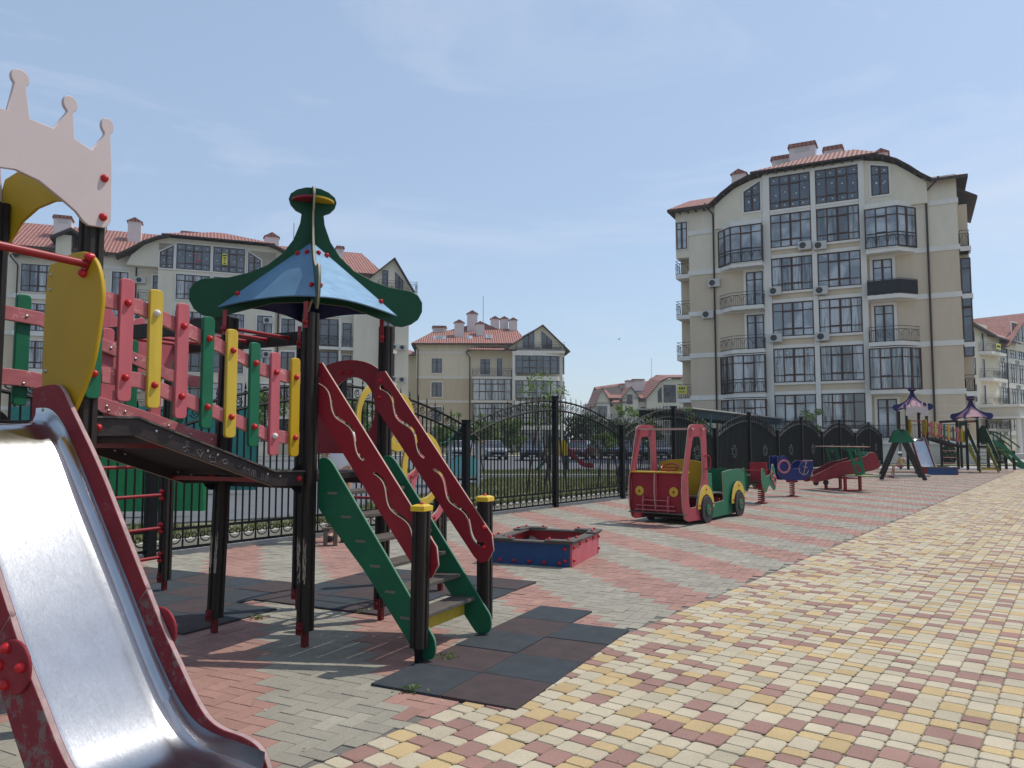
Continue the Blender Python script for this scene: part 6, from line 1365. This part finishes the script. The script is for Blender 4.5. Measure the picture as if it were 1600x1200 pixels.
def hoard(x0, y0, x1, y1, h, m, label, z0=.12, step=.25):
    root = empty('site_hoarding', label, 'hoarding', (x0, y0, 0), math.atan2(y1-y0, x1-x0)); L_ = math.dist((x0, y0), (x1, y1)); b = MB(); n = int(L_/step); pts = []
    for i in range(n+1): x = L_*i/n; pts += [(x-.02, .0), (x+.02, .03)] if i % 2 == 0 else [(x-.02, .03), (x+.02, .0)]
    pts2 = [(x, y+.02) for x, y in pts[::-1]]; b.prism(pts+pts2, 'z', z0, h); b.build('sheet_panel', M[m], root)
    for i in range(0, n+1, 8): b = MB(); b.box(L_*i/n-.03, L_*i/n+.03, .06, .12, 0, h+.05); b.build('post', M['blackm'], root)
a = GP(318, 808); hoard(a[0]-9, a[1]-.9, a[0], a[1], 1.55, 'bin', 'bright green corrugated sheet hoarding seen between the ladder rungs')
hoard(-14, 21.5, DP(400, 690, 21.5)[0], 21.5, 2.45, 'teal', 'taller teal corrugated hoarding seen below the bridge pickets')

def playhouse():
    x, y = -1.6, 25.5; root = empty('playhouse', 'small wooden playhouse with salmon roof and aqua side boards behind the fence', 'playhouse', (x, y, 0), R(8))
    for (a, b_) in ((-.45, -.4), (.45, -.4), (.45, .4), (-.45, .4)): b = MB(); b.box(a-.04, a+.04, b_-.04, b_+.04, 0, 1.5); b.build('post', M['wpost'], root)
    for s, m in ((1, 'salmon'), (-1, 'green')):
        pts = poly_smooth([(0, 2.05), (s*.3, 1.75), (s*.55, 1.48), (s*.80, 1.42)]); b = MB(); P = [(a, z) for a, z in pts]+[(a, z-.03) for a, z in pts[::-1]]; b.prism(P, 'y', -.7, .7); b.build('roof_board', M[m], root)
    for yy in (-.45, .45): plate('gable_board', [(-.5, 1.5), (.5, 1.5), (0, 2.0)], [], 'xz', yy, .02, M['dgreen'], root)
    for yy in (-.44, .44): plate('side_board', [(-.40, .35), (.40, .35), (.40, .85), (.25, .97), (0, 1.02), (-.25, .97), (-.40, .85)], [], 'xz', yy, .02, M['aqua'], root)
    plate('end_board', [(-.38, .3), (.38, .3), (.38, .95), (-.38, .95)], [], 'yz', -.44, .02, M['aqua'], root); plate('end_board', [(-.38, .3), (.38, .3), (.38, .75), (-.38, .75)], [], 'yz', .44, .02, M['red'], root)
    b = MB(); b.box(-.42, .42, -.38, .38, .2, .24); b.build('floor_board', M['deck'], root)
playhouse()
def minislide():
    x, y = DP(875, 735, 38)[0], 38; root = empty('small_slide', 'small play tower with ochre panels and curved red slide behind the fence', 'slide', (x, y, 0), R(0))
    for (a, b_) in ((-.5, -.4), (.3, -.4), (.3, .4), (-.5, .4)): b = MB(); b.box(a-.06, a+.06, b_-.06, b_+.06, 0, 1.75); b.build('post', M['post'], root)
    for yy in (-.46, .46): plate('side_panel', rounded([(-.2, .75), (.35, .75), (.35, 1.3), (.25, 1.5), (-.1, 1.5), (-.2, 1.3)], .08), [], 'xz', yy, .02, M['dyellow'], root)
    p = poly_smooth([(.3, 1.02), (.45, 1.0), (.8, .6), (1.15, .32), (1.45, .28), (1.6, .27)])
    for yy in (-.3, .3): plate('slide_side', [(a_, z+.12) for a_, z in p]+[(a_, z-.12) for a_, z in p[::-1]], [], 'xz', yy, .03, M['red'], root)
    b = MB(); b.prism(p+[(a_, z-.03) for a_, z in p[::-1]], 'y', -.29, .29); b.build('slide_bed', M['steel'], root)
    b = MB(); b.box(-.5, .3, -.4, .4, .8, .85); b.build('deck', M['deck'], root)
    plate('stair_stringer', [(-.5, .9), (-1.3, .0), (-1.1, .0), (-.5, .65)], [], 'xz', -.3, .03, M['green'], root)
minislide()
def car(x, y, rz, col, label, h=1.45, cat='car'):
    nm = 'car paint %s' % label[:14]; root = empty('parked_car', label, cat, (x, y, 0), rz, 'cars parked beyond the grass'); m = mat(nm, col, .3, 0, var=.02, coat=.7)
    W = .86; prof = [(-2.1, .32), (-2.15, .6), (-2.08, .82), (-1.6, .92), (-1.05, .95), (1.25, .95), (1.9, .9), (2.1, .72), (2.12, .35), (1.7, .25), (-1.8, .25)]
    b = MB(); b.prism(rounded(prof, .12), 'y', -W, W); b.build('body', m, root, bevel=.06)
    vs = []
    for z, x0, x1, w_ in ((.94, -1.15, 1.75, W-.04), (h, -.35, 1.15, W-.22)): vs += [(x0, -w_, z), (x1, -w_, z), (x1, w_, z), (x0, w_, z)]
    b = MB(); b.add(vs, [(0, 3, 2, 1), (4, 5, 6, 7), (0, 1, 5, 4), (1, 2, 6, 5), (2, 3, 7, 6), (3, 0, 4, 7)]); b.build('cabin_glass', M['cglass'], root, bevel=.06)
    b = MB(); b.add([(-.42, -W+.2, h-.02), (1.2, -W+.2, h-.02), (1.2, W-.2, h-.02), (-.42, W-.2, h-.02), (-.3, -W+.26, h+.04), (1.05, -W+.26, h+.04), (1.05, W-.26, h+.04), (-.3, W-.26, h+.04)], [(0, 3, 2, 1), (4, 5, 6, 7), (0, 1, 5, 4), (1, 2, 6, 5), (2, 3, 7, 6), (3, 0, 4, 7)]); b.build('roof', m, root)
    for xx in (-1.35, 1.3):
        for s in (-1, 1):
            w0 = plate('wheel', circ(xx, .32, .32, 20), [], 'xz', s*(W-.08), .2, M['tyre'], root, bev=.03); plate('rim', circ(xx, .32, .18, 14), [], 'xz', s*(W+.03), .03, M['steelbolt'], w0)
    for s in (-1, 1):
        b = MB(); b.ball((-2.08, s*.62, .68), (.08, .17, .08), 10, 6); b.build('headlight', M['gpale'], root, True)
        b = MB(); b.box(-.95, -.75, s*(W+.02) if s > 0 else -W-.18, s*(W+.18) if s > 0 else -W-.02, .93, 1.06); b.build('mirror', m, root)
    b = MB(); b.box(-2.17, -2.12, -.5, .5, .42, .60); b.build('grille', M['blackm'], root); b = MB(); b.box(-2.19, -2.165, -.26, .26, .33, .43); b.build('number_plate', M['wpost'], root)
for i, (px, Y, col, lab, rz) in enumerate((
    (722, 63, (.33, .33, .34), 'white car half hidden by the playhouse roof', 80), (770, 60, (.2, .2, .21), 'light grey car between the playhouse and the dark blue car', 100),
    (832, 58, (.02, .025, .035), 'dark blue car facing the fence beside the tall fence post', 88), (905, 60, (.12, .02, .03), 'dark red car behind the small red slide', 75),
    (948, 62, (.02, .02, .02), 'black car between the slide and the short fence post', 95), (990, 60, (.03, .035, .04), 'charcoal car seen just beside the play bus cab', 90), (1024, 64, (.3, .3, .3), 'silver car seen through the play bus cab', 92))):
    car(DP(px, 700, Y)[0], Y, R(rz), col, lab)

# ------------------------------------------------------------ trees and shrubs
def leaves(n, fn, size, m, name, parent):
    P = fn(n); n = len(P); a = rng.normal(size=(n, 3)); a /= np.linalg.norm(a, axis=1)[:, None]; b = rng.normal(size=(n, 3)); b -= (b*a).sum(1)[:, None]*a; b /= np.linalg.norm(b, axis=1)[:, None]
    s = size*rng.uniform(.6, 1.3, (n, 1)); V = np.stack([P-a*s, P+b*s*.5, P+a*s, P-b*s*.5], 1).reshape(-1, 3)
    me = bpy.data.meshes.new(name); me.vertices.add(4*n); me.vertices.foreach_set('co', V.ravel()); me.loops.add(4*n); me.loops.foreach_set('vertex_index', np.arange(4*n, dtype=np.int32)); me.polygons.add(n)
    me.polygons.foreach_set('loop_start', np.arange(0, 4*n, 4, dtype=np.int32)); me.polygons.foreach_set('loop_total', np.full(n, 4, dtype=np.int32)); me.materials.append(m); me.update(); return link(name, me, parent)
def tree(x, y, h, r, label, m='leaf2', n=1500, trunk=.05, low=.35, lumps=9, stake=False, group=None, size=.07, cat='tree'):
    root = empty('tree', label, cat, (x, y, 0), 0, group); rr = random.Random(int(x*31+y*17))
    b = MB(); top = (rr.uniform(-.1, .1), rr.uniform(-.1, .1), h*.8); b.tube([(0, 0, -.05), (rr.uniform(-.04, .04), 0, h*.35), top], [trunk, trunk*.8, trunk*.3], 7)
    cs = []
    for k in range(lumps):
        z = h*(low+(1-low)*rr.random()*.92); a = rr.uniform(0, 6.28); q = r*rr.uniform(.15, .8)*(1-.5*abs(z/h-.6)); c = (q*math.cos(a), q*math.sin(a), z); cs.append((c, r*rr.uniform(.28, .5)))
        b.tube([(0, 0, max(h*low*.8, z-h*.22)), c], [trunk*.4, trunk*.12], 5)
    b.build('trunk', M['bark'], root, True)
    def fn(n):
        k = rng.integers(0, len(cs), n); C = np.array([c for c, _ in cs])[k]; q = np.array([q for _, q in cs])[k]; d = rng.normal(size=(n, 3)); d /= np.linalg.norm(d, axis=1)[:, None]; return C+d*(q*rng.uniform(.25, 1, n)**.5)[:, None]*np.array((1, 1, .8))
    leaves(n, fn, size, M[m], 'crown', root)
    if stake:
        for s in (-1, 1): b = MB(); b.tube([(s*.35, 0, 0), (s*.12, 0, 1.6)], .03, 6); b.build('stake', M['stake'], root)
G1 = 'young staked trees behind the fence'
for px, Y, h, r, lab in ((709, 31, 2.6, .5, 'thin young tree with yellow-green leaves against the beige wall next to the playhouse'), (743, 32, 3.0, .5, 'thin young tree with pale leaves above the playhouse roof'), (842, 22, 3.35, .75, 'young staked tree with loose leaves in front of the rounded glazed corner'), (868, 23.5, 3.1, .55, 'small leafy sapling directly behind the tall fence post'),
    (950, 24, 2.2, .4, 'bare slim sapling between the slide and the short fence post'), (980, 26, 2.8, .45, 'slender young tree with bright green top beside the short fence post'), (1085, 30, 2.9, .5, 'young staked tree seen through the play bus side window'), (1012, 27, 2.4, .45, 'slim sapling behind the play bus windscreen')):
    tree(DP(px, 700, Y)[0], Y, h, r, lab, 'leaf2', 230, .028, .62, 7, True, G1, .06)
tree(DP(1272, 700, 46)[0], 46, 3.4, .9, 'small green tree in front of the tall block, above the arched fence', 'leaf2', 900, .04, .4, 8, False, None, .07)
tree(DP(1195, 700, 40)[0], 40, 1.9, .8, 'bushy shrub seen dimly through the dark fence backing', 'leaf2', 700, .03, .1, 8, False, None, .07, cat='shrub')
for i, (px, Y, h, r, lab) in enumerate(((905, 88, 4.6, 2.6, 'dark round tree beyond the cars, nearest the rounded glazed corner'), (940, 92, 4.2, 2.8, 'dark bushy tree beyond the cars, directly behind the small red slide'), (972, 86, 3.8, 2.2, 'dark low tree in front of the far white block'), (1010, 80, 3.6, 2.0, 'mid-green tree behind the play bus roof'), (800, 84, 3.6, 1.8, 'loose green tree in front of the rounded glazed corner'), (760, 82, 3.3, 1.6, 'green tree in front of the middle block doorway'), (700, 78, 3.0, 1.6, 'green tree by the beige wall, partly behind the tower handrail'), (565, 60, 4.6, 1.8, 'leafy tree seen through the red arch hole'), (400, 58, 5.2, 2.2, 'leafy tree behind the bridge pickets'), (505, 57, 5.4, 1.9, 'leafy tree behind the main tower post'))):
    tree(DP(px, 700, Y)[0], Y, h, r, lab, 'leaf1' if i < 4 else 'leaf2', 1800, .12, .15 if i < 4 else .35, 14, False, 'trees in front of the far buildings', .2)
def conifer(px, Y, h, lab):
    root = empty('conifer', lab, 'conifer', (DP(px, 700, Y)[0], Y, 0), 0, 'clipped conifers by the plinth'); b = MB(); b.tube([(0, 0, -.05), (0, 0, h*.8)], [.05, .02], 6); b.build('trunk', M['bark'], root)
    def fn(n):
        z = rng.uniform(0, 1, n)**.8; a = rng.uniform(0, 6.28, n); r = .42*np.sin(np.clip(z*2.6+.5, 0, 3.1))*rng.uniform(.6, 1.08, n); return np.stack([r*np.cos(a), r*np.sin(a), .08+z*h], 1)
    leaves(2200, fn, .06, M['leaf3'], 'crown', root)
conifer(1482, 46, 1.35, 'dark conifer shrub against the plinth below the far picket bridge'); conifer(1563, 47, 1.5, 'dark conifer shrub by the far ramp beside the columned porch')
# verge and pavement round the tall block, small stump and bird
sheet('block_pavement', [(13, 40.5), (60, 40.5), (60, 120), (40, 120), (24, 56), (13, 47)], .03, M['pave'], .1)
sheet('verge_ground', [(12, 44), (70, 44), (70, 46.2), (12, 47.5)], .10, M['gground'], .1)
sheet('porch_kerb', [(33, 60), (70, 60), (70, 61), (33, 61)], .45, M['kerb'], .5)
def stump():
    root = empty('wooden_stool', 'small weathered wooden stool on the paving by the fence', 'stool', (*GP(516, 853), 0), .3); wv = mat('weathered grey wood', (.14, .115, .09), .85, var=.3, vscale=14, bump=.3)
    for s in (-.07, .07): b = MB(); b.box(s-.025, s+.025, -.08, .08, 0, .24); b.build('leg', wv, root, bevel=.006)
    b = MB(); b.box(-.12, .12, -.10, .10, .24, .27); b.build('seat', wv, root, bevel=.006); b = MB(); b.box(-.05, .07, -.06, .05, .272, .285); b.build('cushion', M['tyre'], root)
stump()
def bird():
    root = empty('bird', 'tiny dark bird flying in the open sky', 'bird', DP(967, 530, 60), .5); b = MB(); b.ball((0, 0, 0), (.16, .05, .05), 10, 6); b.add([(-.06, 0, .03), (.07, 0, .03), (.02, .38, .12), (-.03, .36, .12)], [(0, 1, 2, 3)]); b.add([(-.06, 0, .03), (.07, 0, .03), (.02, -.38, .14), (-.03, -.36, .14)], [(3, 2, 1, 0)]); b.add([(-.14, -.03, 0), (-.14, .03, 0), (-.25, .05, 0), (-.25, -.05, 0)], [(0, 1, 2, 3)]); b.build('body', M['hair'], root, True); root.scale = (.6, .6, .6)
bird()
# weeds in the joints
def weed(px, py, k):
    x, y = GP(px, py); 
    def fn(n): return np.stack([rng.normal(0, .05, n), rng.normal(0, .03, n), rng.uniform(.0, .035, n)], 1)
    root = leaves(26, fn, .022, M['leaf2'], 'weed', None); root.location = (x, y, 0); tag(root, k, 'weed', 'weeds growing between the pavers')
weed(571, 959, 'small green weed at the foot bracket behind the stairs'); weed(693, 1031-0, 'tuft of weed beside the near stair post'); weed(645, 1083, 'weed at the front edge of the rubber mat'); weed(404, 967, 'dry weed on the paving below the bridge')
print('objects', len(bpy.data.objects))

def debris():
    n = 420; al = rng.uniform(1.5, 16, n); nn = rng.uniform(-8.5, 3.5, n); x = DV[0]*al+NV[0]*nn; y = DV[1]*al+NV[1]*nn; V = []; F = []
    for i in range(n):
        r = rng.uniform(.003, .010); a = rng.uniform(0, 6.28); z = .021 if False else .0165; k = len(V)
        V += [(x[i]+r*math.cos(a), y[i]+r*math.sin(a), z), (x[i]-r*.7*math.sin(a), y[i]+r*.7*math.cos(a), z+.002), (x[i]-r*math.cos(a), y[i]-r*math.sin(a), z+.001), (x[i]+r*.6*math.sin(a), y[i]-r*.6*math.cos(a), z)]; F.append((k, k+1, k+2, k+3))
    me = bpy.data.meshes.new('debris'); me.from_pydata(V, [], F); m1 = mat('dry leaf bits', (.10, .08, .05), .9); m2 = mat('pale grit', (.5, .48, .42), .9); me.materials.append(m1); me.materials.append(m2)
    me.polygons.foreach_set('material_index', [int(v) for v in rng.integers(0, 2, n)]); tag(link('debris', me), 'scattered specks of grit and dry leaf on the paving', 'litter', kind='stuff')
debris()

def haze():
    b = MB(); b.box(-120, 120, -8, 240, -1.2, 32); o = b.build('haze', []); m = bpy.data.materials.new('thin haze'); m.use_nodes = True; t = m.node_tree; t.nodes.clear()
    v = t.nodes.new('ShaderNodeVolumePrincipled'); v.inputs['Density'].default_value = .0005; v.inputs['Color'].default_value = (.93, .96, 1, 1); v.inputs['Anisotropy'].default_value = .3
    u = t.nodes.new('ShaderNodeOutputMaterial'); t.links.new(v.outputs[0], u.inputs['Volume']); o.data.materials.append(m); tag(o, 'thin pale air haze over the whole place', 'haze', kind='stuff')
haze()
